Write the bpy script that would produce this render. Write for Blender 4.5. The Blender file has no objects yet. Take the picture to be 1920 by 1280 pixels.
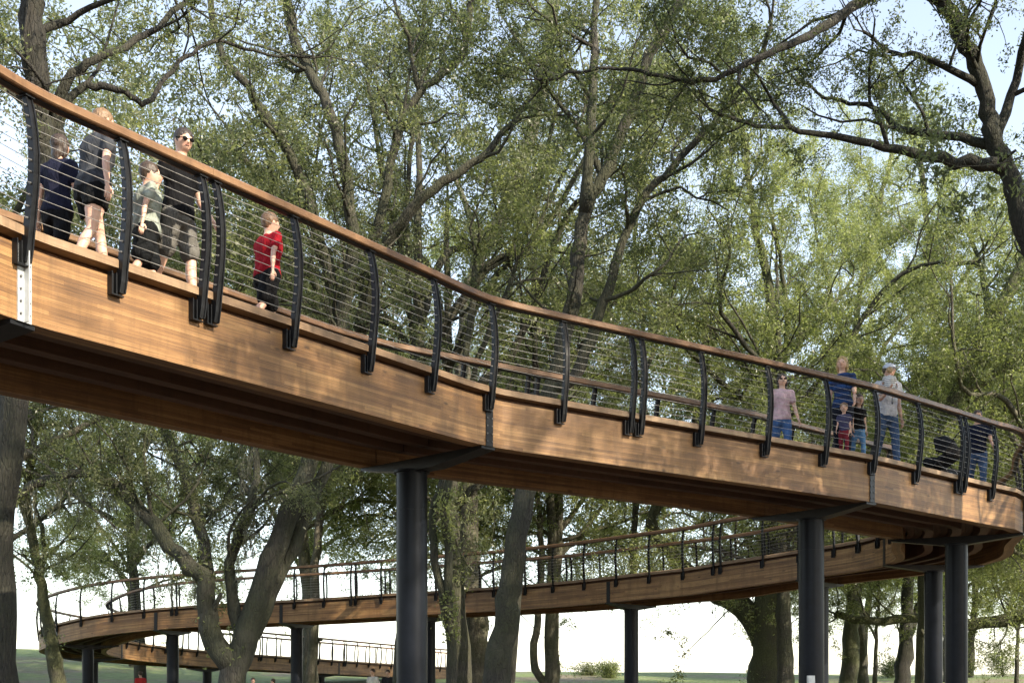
import bpy, math, random
import numpy as np
from mathutils import Vector, Matrix

random.seed(7)
RNG = np.random.default_rng(7)
scene = bpy.context.scene
COL = scene.collection
rad = math.radians

# ------------------------------------------------------------------ camera, sky, sun, exposure
FPX, HOR, EYE = 2200.0, 1262.0, 1.65          # focal length and eye level in photo pixels, eye height in metres
cam_data = bpy.data.cameras.new('camera')
cam = bpy.data.objects.new('camera', cam_data)
COL.objects.link(cam)
cam.location = (0, 0, EYE)
cam.rotation_euler = (rad(90), 0, 0)
cam_data.sensor_width = 36.0
cam_data.lens = FPX / 1920 * 36.0
cam_data.shift_y = (HOR - 640) / 1920.0
cam_data.clip_end = 3000
scene.camera = cam

SUN_DIR = Vector((0.70, -0.55, 0.56)).normalized()
world = bpy.data.worlds.new('World')
scene.world = world
world.use_nodes = True
wn = world.node_tree
wn.nodes.clear()
sky = wn.nodes.new('ShaderNodeTexSky')
sky.sky_type = 'NISHITA'
sky.sun_disc = False
sky.sun_elevation = math.asin(SUN_DIR.z)
sky.sun_rotation = math.atan2(SUN_DIR.x, SUN_DIR.y)
sky.air_density = 1.05
sky.dust_density = 0.6
sky.ozone_density = 0.6
bgn = wn.nodes.new('ShaderNodeBackground')
bgn.inputs['Strength'].default_value = 0.145
won = wn.nodes.new('ShaderNodeOutputWorld')
hsv = wn.nodes.new('ShaderNodeHueSaturation')
hsv.inputs['Saturation'].default_value = 0.65
wn.links.new(sky.outputs[0], hsv.inputs['Color'])
wn.links.new(hsv.outputs[0], bgn.inputs['Color'])
wn.links.new(bgn.outputs[0], won.inputs['Surface'])

sun_data = bpy.data.lights.new('sun', 'SUN')
sun_data.energy = 4.2
sun_data.angle = rad(0.53)
sun_data.color = (1.0, 0.88, 0.70)
sun = bpy.data.objects.new('sun', sun_data)
COL.objects.link(sun)
sun.location = (40, -20, 40)
sun.rotation_euler = SUN_DIR.to_track_quat('Z', 'Y').to_euler()

scene.view_settings.view_transform = 'Standard'
scene.view_settings.look = 'None'
scene.view_settings.exposure = 1.5
scene.view_settings.gamma = 1.0
scene.view_settings.use_curve_mapping = False
scene.render.engine = 'CYCLES'
scene.cycles.max_bounces = 4
scene.cycles.diffuse_bounces = 2
scene.cycles.transmission_bounces = 2
scene.cycles.glossy_bounces = 2
scene.cycles.use_adaptive_sampling = True
scene.cycles.adaptive_threshold = 0.03


# ------------------------------------------------------------------ materials
def mat(name):
    m = bpy.data.materials.new(name)
    m.use_nodes = True
    nt = m.node_tree
    nt.nodes.clear()
    out = nt.nodes.new('ShaderNodeOutputMaterial')
    return m, nt, out


def nd(nt, t, **kw):
    n = nt.nodes.new(t)
    for k, v in kw.items():
        if k in n.inputs:
            n.inputs[k].default_value = v
        else:
            setattr(n, k, v)
    return n


def ramp(nt, stops, src=None):
    r = nt.nodes.new('ShaderNodeValToRGB')
    e = r.color_ramp.elements
    while len(e) < len(stops):
        e.new(0.5)
    for i, (p, c) in enumerate(stops):
        e[i].position = p
        e[i].color = (*c, 1) if len(c) == 3 else c
    if src is not None:
        nt.links.new(src, r.inputs[0])
    return r


def mixc(nt, a, b, fac, mode='MIX'):
    n = nt.nodes.new('ShaderNodeMix')
    n.data_type = 'RGBA'
    n.blend_type = mode
    for sock, v in ((n.inputs[0], fac), (n.inputs[6], a), (n.inputs[7], b)):
        if hasattr(v, 'is_output'):
            nt.links.new(v, sock)
        elif isinstance(v, (int, float)):
            sock.default_value = v
        else:
            sock.default_value = (*v, 1)
    return n.outputs[2]


def maths(nt, op, a, b=0.0, clamp=False):
    n = nt.nodes.new('ShaderNodeMath')
    n.operation = op
    n.use_clamp = clamp
    for sock, v in ((n.inputs[0], a), (n.inputs[1], b)):
        if hasattr(v, 'is_output'):
            nt.links.new(v, sock)
        else:
            sock.default_value = v
    return n.outputs[0]


def principled(nt, out, color, rough=0.6, bump=None, bump_str=0.3, bump_dist=0.01, **kw):
    p = nt.nodes.new('ShaderNodeBsdfPrincipled')
    for k, v in (('Base Color', color), ('Roughness', rough)):
        if hasattr(v, 'is_output'):
            nt.links.new(v, p.inputs[k])
        elif isinstance(v, (int, float)):
            p.inputs[k].default_value = v
        else:
            p.inputs[k].default_value = (*v, 1)
    for k, v in kw.items():
        p.inputs[k.replace('_', ' ')].default_value = v
    if bump is not None:
        b = nt.nodes.new('ShaderNodeBump')
        b.inputs['Strength'].default_value = bump_str
        b.inputs['Distance'].default_value = bump_dist
        nt.links.new(bump, b.inputs['Height'])
        nt.links.new(b.outputs[0], p.inputs['Normal'])
    nt.links.new(p.outputs[0], out.inputs['Surface'])
    return p


def wood_mat(name, dark, mid, light, lam=0.038, grain=1.0, knots=True, rough=0.55, seam=0.55):
    """Wood along UV.x (metres); laminations stacked along UV.y."""
    m, nt, out = mat(name)
    uv = nd(nt, 'ShaderNodeUVMap')
    sep = nt.nodes.new('ShaderNodeSeparateXYZ')
    nt.links.new(uv.outputs[0], sep.inputs[0])
    u, v = sep.outputs[0], sep.outputs[1]
    lamv = maths(nt, 'DIVIDE', v, lam)
    lamid = maths(nt, 'FLOOR', lamv)
    # boards of a lamination are about 2.6 m long, joints staggered
    off = nd(nt, 'ShaderNodeTexWhiteNoise', noise_dimensions='1D')
    nt.links.new(lamid, off.inputs['W'])
    ul = maths(nt, 'ADD', maths(nt, 'DIVIDE', u, 2.6), maths(nt, 'MULTIPLY', off.outputs['Value'], 7.0))
    bid = maths(nt, 'FLOOR', ul)
    comb = nt.nodes.new('ShaderNodeCombineXYZ')
    nt.links.new(bid, comb.inputs[0])
    nt.links.new(lamid, comb.inputs[1])
    wnz = nd(nt, 'ShaderNodeTexWhiteNoise', noise_dimensions='2D')
    nt.links.new(comb.outputs[0], wnz.inputs['Vector'])
    # grain: noise stretched along u
    gv = nt.nodes.new('ShaderNodeCombineXYZ')
    nt.links.new(maths(nt, 'MULTIPLY', u, 1.6 * grain), gv.inputs[0])
    nt.links.new(maths(nt, 'MULTIPLY', v, 75 * grain), gv.inputs[1])
    nt.links.new(maths(nt, 'MULTIPLY', wnz.outputs['Value'], 20.0), gv.inputs[2])
    g = nd(nt, 'ShaderNodeTexNoise', Scale=1.0, Detail=4.0, Roughness=0.62)
    nt.links.new(gv.outputs[0], g.inputs['Vector'])
    # large weathering
    wv = nt.nodes.new('ShaderNodeCombineXYZ')
    nt.links.new(maths(nt, 'MULTIPLY', u, 0.9), wv.inputs[0])
    nt.links.new(maths(nt, 'MULTIPLY', v, 2.6), wv.inputs[1])
    w = nd(nt, 'ShaderNodeTexNoise', Scale=1.0, Detail=5.0, Roughness=0.6)
    nt.links.new(wv.outputs[0], w.inputs['Vector'])
    val = maths(nt, 'ADD', maths(nt, 'MULTIPLY', g.outputs[0], 0.55), maths(nt, 'MULTIPLY', wnz.outputs['Value'], 0.26))
    val = maths(nt, 'SUBTRACT', maths(nt, 'ADD', val, maths(nt, 'MULTIPLY', w.outputs[0], 0.5)), 0.10)
    col = ramp(nt, [(0.28, dark), (0.52, mid), (0.82, light)], val).outputs[0]
    if knots:
        kv = nt.nodes.new('ShaderNodeCombineXYZ')
        nt.links.new(maths(nt, 'MULTIPLY', u, 2.4), kv.inputs[0])
        nt.links.new(maths(nt, 'MULTIPLY', v, 7.0), kv.inputs[1])
        k = nd(nt, 'ShaderNodeTexVoronoi', Scale=1.0)
        nt.links.new(kv.outputs[0], k.inputs['Vector'])
        kf = ramp(nt, [(0.0, (1, 1, 1)), (0.08, (0.8, 0.8, 0.8)), (0.16, (0, 0, 0))], k.outputs['Distance'])
        sx = nt.nodes.new('ShaderNodeSeparateColor')
        nt.links.new(k.outputs['Color'], sx.inputs[0])
        pick = maths(nt, 'GREATER_THAN', sx.outputs[0], 0.55)
        kfac = maths(nt, 'MULTIPLY', maths(nt, 'MULTIPLY', kf.outputs[0], pick), 0.8)
        col = mixc(nt, col, tuple(c * 0.3 for c in dark), kfac)
    # glue lines
    fr = maths(nt, 'FRACT', lamv)
    edge = maths(nt, 'LESS_THAN', fr, 0.09)
    sfac = maths(nt, 'MULTIPLY', edge, seam)
    col = mixc(nt, col, tuple(c * 0.45 for c in dark), sfac)
    # vertical streaks of weathering
    sv = nt.nodes.new('ShaderNodeCombineXYZ')
    nt.links.new(maths(nt, 'MULTIPLY', u, 5.5), sv.inputs[0])
    nt.links.new(maths(nt, 'MULTIPLY', v, 0.8), sv.inputs[1])
    s = nd(nt, 'ShaderNodeTexNoise', Scale=1.0, Detail=4.0, Roughness=0.7)
    nt.links.new(sv.outputs[0], s.inputs['Vector'])
    sf = ramp(nt, [(0.48, (0, 0, 0)), (0.75, (0.7, 0.7, 0.7))], s.outputs[0])
    col = mixc(nt, col, tuple(c * 0.5 for c in mid), sf.outputs[0])
    principled(nt, out, col, rough, bump=maths(nt, 'SUBTRACT', g.outputs[0], edge), bump_str=0.35, bump_dist=0.004)
    return m


M = {}
M['beam'] = wood_mat('glulam_wood', (0.060, 0.028, 0.012), (0.205, 0.104, 0.037), (0.385, 0.225, 0.090))
M['rail'] = wood_mat('handrail_wood', (0.070, 0.034, 0.016), (0.150, 0.078, 0.036), (0.25, 0.148, 0.075), lam=0.2, knots=False, rough=0.42, seam=0.2)
M['deck'] = wood_mat('deck_wood', (0.036, 0.016, 0.008), (0.075, 0.034, 0.016), (0.115, 0.057, 0.029), lam=0.3, knots=False, rough=0.7, seam=0.0)
M['edge'] = wood_mat('edge_board_wood', (0.11, 0.066, 0.036), (0.22, 0.14, 0.078), (0.34, 0.24, 0.15), lam=0.3, knots=False, rough=0.65, seam=0.0)


def paint_mat(name, c0, c1, rough, metallic=0.0, scale=8.0, bump=0.05, spec=0.5):
    m, nt, out = mat(name)
    tc = nd(nt, 'ShaderNodeTexCoord')
    n = nd(nt, 'ShaderNodeTexNoise', Scale=scale, Detail=6.0, Roughness=0.65)
    nt.links.new(tc.outputs['Object'], n.inputs['Vector'])
    col = ramp(nt, [(0.35, c0), (0.7, c1)], n.outputs[0]).outputs[0]
    r = maths(nt, 'ADD', maths(nt, 'MULTIPLY', n.outputs[0], 0.25), rough - 0.12)
    p = principled(nt, out, col, r, bump=n.outputs[0], bump_str=bump, bump_dist=0.01, Metallic=metallic)
    p.inputs['Specular IOR Level'].default_value = spec
    return m


M['steel'] = paint_mat('dark_steel_paint', (0.004, 0.0042, 0.005), (0.009, 0.0095, 0.011), 0.42, spec=0.3)
M['column'] = paint_mat('column_steel_paint', (0.0035, 0.0048, 0.0075), (0.008, 0.010, 0.015), 0.36, scale=2.5, spec=0.14)
M['galv'] = paint_mat('galvanised_steel', (0.34, 0.36, 0.37), (0.52, 0.54, 0.55), 0.5, metallic=0.35)
M['cable'] = paint_mat('stainless_cable', (0.30, 0.29, 0.27), (0.44, 0.42, 0.39), 0.38, metallic=0.6)
M['bolt'] = paint_mat('bolt_steel', (0.09, 0.09, 0.09), (0.16, 0.16, 0.16), 0.5, metallic=0.5)
M['lens'] = paint_mat('dark_lens', (0.004, 0.004, 0.005), (0.008, 0.008, 0.009), 0.75, spec=0.05)
M['white_plastic'] = paint_mat('white_plastic', (0.6, 0.6, 0.58), (0.75, 0.75, 0.72), 0.45)
M['black_plastic'] = paint_mat('black_plastic', (0.012, 0.012, 0.012), (0.03, 0.03, 0.03), 0.5)


def fabric_mat(name, c, var=0.25, stripes=None):
    m, nt, out = mat(name)
    tc = nd(nt, 'ShaderNodeTexCoord')
    n = nd(nt, 'ShaderNodeTexNoise', Scale=9.0, Detail=5.0, Roughness=0.6)
    nt.links.new(tc.outputs['Object'], n.inputs['Vector'])
    w = nd(nt, 'ShaderNodeTexNoise', Scale=14.0, Detail=3.0, Distortion=1.5)
    mp = nd(nt, 'ShaderNodeMapping', Scale=(1, 1, 0.35))
    nt.links.new(tc.outputs['Object'], mp.inputs[0])
    nt.links.new(mp.outputs[0], w.inputs['Vector'])
    col = ramp(nt, [(0.3, tuple(x * (1 - var) for x in c)), (0.7, tuple(min(1, x * (1 + var)) for x in c))], n.outputs[0]).outputs[0]
    if stripes:
        sp = nt.nodes.new('ShaderNodeSeparateXYZ')
        nt.links.new(tc.outputs['Object'], sp.inputs[0])
        f = maths(nt, 'GREATER_THAN', maths(nt, 'FRACT', maths(nt, 'DIVIDE', sp.outputs[2], stripes[1])), 0.55)
        col = mixc(nt, col, stripes[0], f)
    p = principled(nt, out, col, 0.85, bump=w.outputs[0], bump_str=0.7, bump_dist=0.03)
    p.inputs['Specular IOR Level'].default_value = 0.15
    return m


def skin_mat(name, c):
    m, nt, out = mat(name)
    tc = nd(nt, 'ShaderNodeTexCoord')
    n = nd(nt, 'ShaderNodeTexNoise', Scale=12.0, Detail=4.0)
    nt.links.new(tc.outputs['Object'], n.inputs['Vector'])
    col = ramp(nt, [(0.3, (c[0] * 0.88, c[1] * 0.78, c[2] * 0.74)), (0.7, c)], n.outputs[0]).outputs[0]
    p = principled(nt, out, col, 0.5)
    p.inputs['Subsurface Weight'].default_value = 0.08
    p.inputs['Subsurface Radius'].default_value = (0.02, 0.008, 0.004)
    return m


def hair_mat(name, c):
    m, nt, out = mat(name)
    tc = nd(nt, 'ShaderNodeTexCoord')
    mp = nd(nt, 'ShaderNodeMapping', Scale=(60, 60, 8))
    nt.links.new(tc.outputs['Object'], mp.inputs[0])
    n = nd(nt, 'ShaderNodeTexNoise', Scale=1.5, Detail=4.0)
    nt.links.new(mp.outputs[0], n.inputs['Vector'])
    col = ramp(nt, [(0.3, tuple(x * 0.5 for x in c)), (0.7, tuple(x * 1.3 for x in c))], n.outputs[0]).outputs[0]
    principled(nt, out, col, 0.5, bump=n.outputs[0], bump_str=0.8, bump_dist=0.01)
    return m


def bark_mat(name, c0, c1, moss=0.5, mosscol=(0.055, 0.075, 0.018)):
    m, nt, out = mat(name)
    tc = nd(nt, 'ShaderNodeTexCoord')
    mp = nd(nt, 'ShaderNodeMapping', Scale=(9, 9, 1.6))
    nt.links.new(tc.outputs['Object'], mp.inputs[0])
    n = nd(nt, 'ShaderNodeTexNoise', Scale=1.6, Detail=8.0, Roughness=0.7, Distortion=0.6)
    nt.links.new(mp.outputs[0], n.inputs['Vector'])
    vor = nd(nt, 'ShaderNodeTexVoronoi', Scale=2.4)
    vor.feature = 'DISTANCE_TO_EDGE'
    nt.links.new(mp.outputs[0], vor.inputs['Vector'])
    big = nd(nt, 'ShaderNodeTexNoise', Scale=0.9, Detail=5.0, Roughness=0.65)
    nt.links.new(tc.outputs['Object'], big.inputs['Vector'])
    col = ramp(nt, [(0.3, c0), (0.7, c1)], n.outputs[0]).outputs[0]
    crack = ramp(nt, [(0.0, (0.35, 0.35, 0.35)), (0.12, (1, 1, 1))], vor.outputs['Distance'])
    col = mixc(nt, col, crack.outputs[0], 0.7, 'MULTIPLY')
    lich = nd(nt, 'ShaderNodeTexNoise', Scale=2.3, Detail=6.0, Roughness=0.7)
    nt.links.new(tc.outputs['Object'], lich.inputs['Vector'])
    lf = ramp(nt, [(0.55, (0, 0, 0)), (0.66, (0.55, 0.55, 0.55))], lich.outputs[0])
    col = mixc(nt, col, tuple(x * 1.55 for x in c1), lf.outputs[0])
    mf = ramp(nt, [(0.5 - 0.22 * moss, (0, 0, 0)), (0.66 - 0.16 * moss, (0.85, 0.85, 0.85))], big.outputs[0])
    fine = nd(nt, 'ShaderNodeTexNoise', Scale=22.0, Detail=4.0)
    nt.links.new(tc.outputs['Object'], fine.inputs['Vector'])
    mc = ramp(nt, [(0.3, tuple(x * 0.55 for x in mosscol)), (0.7, tuple(x * 1.5 for x in mosscol))], fine.outputs[0])
    mfac = maths(nt, 'MULTIPLY', mf.outputs[0], moss)
    col = mixc(nt, col, mc.outputs[0], mfac)
    h = maths(nt, 'ADD', n.outputs[0], maths(nt, 'MULTIPLY', maths(nt, 'MINIMUM', vor.outputs['Distance'], 0.15), 3.0))
    principled(nt, out, col, 0.9, bump=h, bump_str=0.9, bump_dist=0.035)
    return m


M['bark'] = bark_mat('grey_brown_bark', (0.026, 0.023, 0.017), (0.068, 0.061, 0.046), 0.6, (0.040, 0.048, 0.016))
M['bark_dark'] = bark_mat('dark_bark', (0.014, 0.0125, 0.010), (0.036, 0.032, 0.024), 0.45, (0.026, 0.031, 0.011))
M['bark_pale'] = bark_mat('pale_bark', (0.055, 0.048, 0.036), (0.15, 0.135, 0.10), 0.4)
M['bark_moss'] = bark_mat('mossy_bark', (0.025, 0.022, 0.016), (0.065, 0.058, 0.042), 0.9, (0.055, 0.062, 0.02))


def leaf_mat(name, c_dark, c_mid, c_light, trans=0.6, hue=0.03):
    m, nt, out = mat(name)
    at = nd(nt, 'ShaderNodeAttribute', attribute_name='tint')
    oi = nd(nt, 'ShaderNodeObjectInfo')
    v = maths(nt, 'ADD', at.outputs['Fac'], maths(nt, 'MULTIPLY', maths(nt, 'SUBTRACT', oi.outputs['Random'], 0.5), 0.25), True)
    col = ramp(nt, [(0.0, c_dark), (0.5, c_mid), (1.0, c_light)], v).outputs[0]
    d = nd(nt, 'ShaderNodeBsdfPrincipled', Roughness=0.38)
    d.inputs['Specular IOR Level'].default_value = 0.5
    t = nd(nt, 'ShaderNodeBsdfTranslucent')
    nt.links.new(col, d.inputs['Base Color'])
    tcol = mixc(nt, col, (1.4, 1.5, 0.85), 1.0, 'MULTIPLY')
    nt.links.new(tcol, t.inputs['Color'])
    mx = nd(nt, 'ShaderNodeMixShader')
    mx.inputs[0].default_value = trans
    nt.links.new(d.outputs[0], mx.inputs[1])
    nt.links.new(t.outputs[0], mx.inputs[2])
    nt.links.new(mx.outputs[0], out.inputs['Surface'])
    return m


M['leaf_oak'] = leaf_mat('oak_leaves', (0.034, 0.046, 0.023), (0.115, 0.132, 0.066), (0.27, 0.28, 0.16))
M['leaf_bright'] = leaf_mat('bright_leaves', (0.060, 0.076, 0.033), (0.195, 0.216, 0.100), (0.42, 0.43, 0.225))
M['leaf_grey'] = leaf_mat('grey_green_leaves', (0.045, 0.056, 0.031), (0.148, 0.163, 0.092), (0.34, 0.345, 0.215))
M['moss_hang'] = leaf_mat('hanging_moss_fibre', (0.07, 0.075, 0.05), (0.13, 0.13, 0.09), (0.20, 0.195, 0.13), 0.3)
M['leaf_rust'] = leaf_mat('rust_leaves', (0.16, 0.02, 0.012), (0.28, 0.07, 0.03), (0.38, 0.27, 0.05))


def ground_mat():
    m, nt, out = mat('meadow_ground')
    tc = nd(nt, 'ShaderNodeTexCoord')
    n = nd(nt, 'ShaderNodeTexNoise', Scale=0.10, Detail=8.0, Roughness=0.6)
    f = nd(nt, 'ShaderNodeTexNoise', Scale=1.8, Detail=6.0, Roughness=0.7)
    ff = nd(nt, 'ShaderNodeTexNoise', Scale=14.0, Detail=4.0)
    for k in (n, f, ff):
        nt.links.new(tc.outputs['Object'], k.inputs['Vector'])
    g = ramp(nt, [(0.3, (0.080, 0.115, 0.032)), (0.6, (0.155, 0.20, 0.062)), (0.8, (0.24, 0.25, 0.11))], f.outputs[0]).outputs[0]
    d = ramp(nt, [(0.3, (0.10, 0.078, 0.05)), (0.75, (0.22, 0.175, 0.12))], f.outputs[0]).outputs[0]
    fac = ramp(nt, [(0.50, (0, 0, 0)), (0.60, (0.9, 0.9, 0.9))], n.outputs[0])
    # leaf litter instead of grass in the shade bed under the grove
    sp = nt.nodes.new('ShaderNodeSeparateXYZ')
    nt.links.new(tc.outputs['Object'], sp.inputs[0])
    edge = maths(nt, 'ADD', sp.outputs[1], maths(nt, 'MULTIPLY', n.outputs[0], 30.0))
    bed = maths(nt, 'LESS_THAN', edge, 56.0)
    lit = ramp(nt, [(0.3, (0.045, 0.030, 0.018)), (0.7, (0.12, 0.082, 0.05))], ff.outputs[0]).outputs[0]
    col = mixc(nt, mixc(nt, g, d, fac.outputs[0]), lit, bed)
    principled(nt, out, col, 0.95, bump=maths(nt, 'ADD', f.outputs[0], ff.outputs[0]), bump_str=0.8, bump_dist=0.08)
    return m


M['ground'] = ground_mat()


# ------------------------------------------------------------------ mesh helpers
def tag(o, label=None, cat=None, group=None, kind=None):
    if label: o['label'] = label
    if cat: o['category'] = cat
    if group: o['group'] = group
    if kind: o['kind'] = kind
    return o


def empty(name, loc=(0, 0, 0), rz=0.0):
    o = bpy.data.objects.new(name, None)
    o.empty_display_size = 0.3
    o.location = loc
    o.rotation_euler = (0, 0, rz)
    COL.objects.link(o)
    return o


def link(name, me, parent=None, loc=None, rz=0.0):
    o = bpy.data.objects.new(name, me)
    COL.objects.link(o)
    if parent is not None:
        o.parent = parent
    if loc is not None:
        o.location = loc
    if rz:
        o.rotation_euler = (0, 0, rz)
    return o


class MB:
    """Collects verts, faces and metre UVs."""
    def __init__(s):
        s.v, s.f, s.uv, s.sm = [], [], [], []

    def add(s, verts, faces, uvs=None, smooth=False):
        b = len(s.v)
        s.v.extend([tuple(p) for p in verts])
        for i, f in enumerate(faces):
            s.f.append(tuple(b + k for k in f))
            s.sm.append(smooth)
            s.uv.append(uvs[i] if uvs else [(verts[k][0] + verts[k][1], verts[k][2]) for k in f])

    def box(s, c, size, rot=None):
        hx, hy, hz = size[0] / 2, size[1] / 2, size[2] / 2
        vs = [Vector((x * hx, y * hy, z * hz)) for x in (-1, 1) for y in (-1, 1) for z in (-1, 1)]
        fs = [(0, 1, 3, 2), (4, 6, 7, 5), (0, 4, 5, 1), (2, 3, 7, 6), (0, 2, 6, 4), (1, 5, 7, 3)]
        L = max(range(3), key=lambda i: size[i])
        oth = [i for i in range(3) if i != L]
        uvs = [[(vs[k][L], vs[k][oth[0]] + vs[k][oth[1]]) for k in f] for f in fs]
        if rot is not None:
            vs = [rot @ p for p in vs]
        s.add([Vector(c) + p for p in vs], fs, uvs)
        return s

    def cyl(s, p0, p1, r0, r1=None, n=12, smooth=True, caps=True):
        p0, p1 = Vector(p0), Vector(p1)
        r1 = r0 if r1 is None else r1
        d = (p1 - p0).normalized()
        a = d.orthogonal().normalized()
        b = d.cross(a)
        vs = []
        for p, r in ((p0, r0), (p1, r1)):
            for k in range(n):
                t = 2 * math.pi * k / n
                vs.append(p + (a * math.cos(t) + b * math.sin(t)) * r)
        s.add(vs, [(k, (k + 1) % n, n + (k + 1) % n, n + k) for k in range(n)], None, smooth)
        if caps:
            s.add(vs[:n], [tuple(reversed(range(n)))])
            s.add(vs[n:], [tuple(range(n))])
        return s

    def tube(s, pts, rads, n=6, cap=True):
        vs, fs = tube_geo(pts, rads, n, cap)
        s.add(vs, fs, None, True)
        return s

    def mesh(s, name, m):
        me = bpy.data.meshes.new(name)
        me.from_pydata([tuple(p) for p in s.v], [], s.f)
        uvl = me.uv_layers.new(name='UVMap')
        flat = [c for f in s.uv for uvp in f for c in (uvp[0], uvp[1])]
        uvl.data.foreach_set('uv', flat)
        me.polygons.foreach_set('use_smooth', s.sm)
        me.materials.append(m)
        me.update()
        return me

    def build(s, name, m, parent=None, loc=None, rz=0.0):
        return link(name, s.mesh(name, m), parent, loc, rz)


def tube_geo(pts, rads, n=6, cap=True):
    pts = [Vector(p) for p in pts]
    N = len(pts)
    vs, fs = [], []
    ref = None
    for i in range(N):
        d = (pts[min(i + 1, N - 1)] - pts[max(i - 1, 0)])
        if d.length < 1e-6:
            d = Vector((0, 0, 1))
        d.normalize()
        if ref is None:
            ref = d.orthogonal().normalized()
        a = (ref - d * ref.dot(d))
        a = a.normalized() if a.length > 1e-5 else d.orthogonal().normalized()
        ref = a
        b = d.cross(a)
        for k in range(n):
            t = 2 * math.pi * k / n
            vs.append(pts[i] + (a * math.cos(t) + b * math.sin(t)) * rads[i])
    for i in range(N - 1):
        for k in range(n):
            fs.append((i * n + k, i * n + (k + 1) % n, (i + 1) * n + (k + 1) % n, (i + 1) * n + k))
    if cap:
        fs.append(tuple(reversed(range(n))))
        fs.append(tuple(range((N - 1) * n, N * n)))
    return vs, fs


def catmull(P, sub):
    P = [np.array(p, float) for p in P]
    Q = [2 * P[0] - P[1]] + P + [2 * P[-1] - P[-2]]
    out = []
    for i in range(1, len(Q) - 2):
        p0, p1, p2, p3 = Q[i - 1], Q[i], Q[i + 1], Q[i + 2]
        for k in range(sub):
            t = k / sub
            out.append(0.5 * ((2 * p1) + (p2 - p0) * t + (2 * p0 - 5 * p1 + 4 * p2 - p3) * t * t + (3 * p1 - p0 - 3 * p2 + p3) * t ** 3))
    out.append(P[-1])
    return out


def sstep(a, b, x):
    t = min(1.0, max(0.0, (x - a) / (b - a)))
    return t * t * (3 - 2 * t)


def ground_z(x, y):
    z = 0.0
    rise = sstep(34, 105, y)
    z += rise * (1.85 + 1.9 * sstep(0, -45, x) - 0.3 * sstep(0, 30, x))
    z += 0.10 * math.sin(x * 0.21 + 1.0) * math.sin(y * 0.17) * min(1, max(0, y / 20))
    z -= sstep(105, 260, y) * 3.2
    return z


# ------------------------------------------------------------------ ground
def build_ground():
    xs = np.concatenate([np.linspace(-900, -130, 14), np.linspace(-120, 120, 97), np.linspace(130, 900, 14)])
    ys = np.concatenate([np.linspace(-300, -40, 8), np.linspace(-35, 180, 110), np.linspace(190, 1600, 24)])
    vs = [(x, y, ground_z(x, y)) for y in ys for x in xs]
    nx = len(xs)
    fs = [(j * nx + i, j * nx + i + 1, (j + 1) * nx + i + 1, (j + 1) * nx + i) for j in range(len(ys) - 1) for i in range(nx - 1)]
    b = MB()
    b.add(vs, fs, None, True)
    o = b.build('ground', M['ground'])
    tag(o, 'grassy meadow with bare earth patches rising behind the walkway', 'ground', kind='structure')


build_ground()

# ------------------------------------------------------------------ walkway path
# outer (camera side) edge of the upper stretch, one point per railing post: x, y, deck height over the eye
EDGE = [(-5.75, 5.0, 3.70), (-5.35, 6.25, 3.71), (-4.98, 7.45, 3.72), (-4.58, 8.7, 3.73)]
_px = [45, 225, 385, 545, 690, 805, 915, 1055, 1190, 1310, 1435, 1545, 1635, 1715, 1800, 1860, 1910]
_sc = [221, 200, 184, 170, 158, 148, 139, 131, 125.5, 121, 117, 113, 109.5, 106, 101.5, 97.5, 94]
_el = [3.74, 3.80, 3.84, 3.85, 3.84, 3.83, 3.83, 3.82, 3.80, 3.79, 3.77, 3.73, 3.70, 3.67, 3.65, 3.64, 3.61]
for a, b, c in zip(_px, _sc, _el):
    EDGE.append(((a - 960) / b, FPX / b, c))
W = 1.3                                               # half width of the walkway
E = np.array(EDGE)
# the beams run straight from joint to joint: lay the posts between two joints on that line
for a_, b_ in ((4, 10), (10, 16), (16, 20)):
    p0, p1 = E[a_].copy(), E[b_].copy()
    for i in range(a_ + 1, b_):
        q = E[i, 0] / E[i, 1]
        t_ = (q * p0[1] - p0[0]) / ((p1[0] - p0[0]) - q * (p1[1] - p0[1]))
        line = p0 + (p1 - p0) * t_
        E[i] = 0.85 * line + 0.15 * E[i]
T = np.gradient(E[:, :2], axis=0)
T /= np.linalg.norm(T, axis=1)[:, None]
C_up = E.copy()
C_up[:, 0] += -T[:, 1] * W
C_up[:, 1] += T[:, 0] * W
N_UP = len(C_up)
turn = [(9.85, 26.3, 3.58), (10.78, 28.9, 3.55), (10.35, 31.5, 3.48), (8.75, 33.3, 3.36)]
_ret = [(1367, 65.6, 3.19), (1301, 64.0, 3.08), (1186, 61.5, 3.0), (1064, 59, 2.9), (932, 56.5, 2.84), (745, 53.5, 2.78), (586, 52, 2.66),
        (430, 51, 2.55), (290, 50.3, 2.40), (180, 49.6, 2.18), (105, 48.2, 1.86)]
R = np.array([((a - 960) / b, FPX / b, c) for a, b, c in _ret])
TR = np.gradient(R[:, :2], axis=0)
TR /= np.linalg.norm(TR, axis=1)[:, None]
R[:, 0] += TR[:, 1] * W
R[:, 1] += -TR[:, 0] * W
loop = [(-18.2, 48.6, 1.62), (-18.4, 52.0, 1.42), (-17.4, 56.0, 1.22), (-15.6, 60.0, 1.04), (-13.2, 64.4, 0.88), (-10.4, 69.6, 0.68), (-7.4, 75.5, 0.50), (-4.4, 82.0, 0.34), (-1.6, 89.0, 0.2)]
CTRL = [tuple(p) for p in C_up] + turn + [tuple(p) for p in R] + loop
FINE = np.array(catmull(CTRL, 8))
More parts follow.
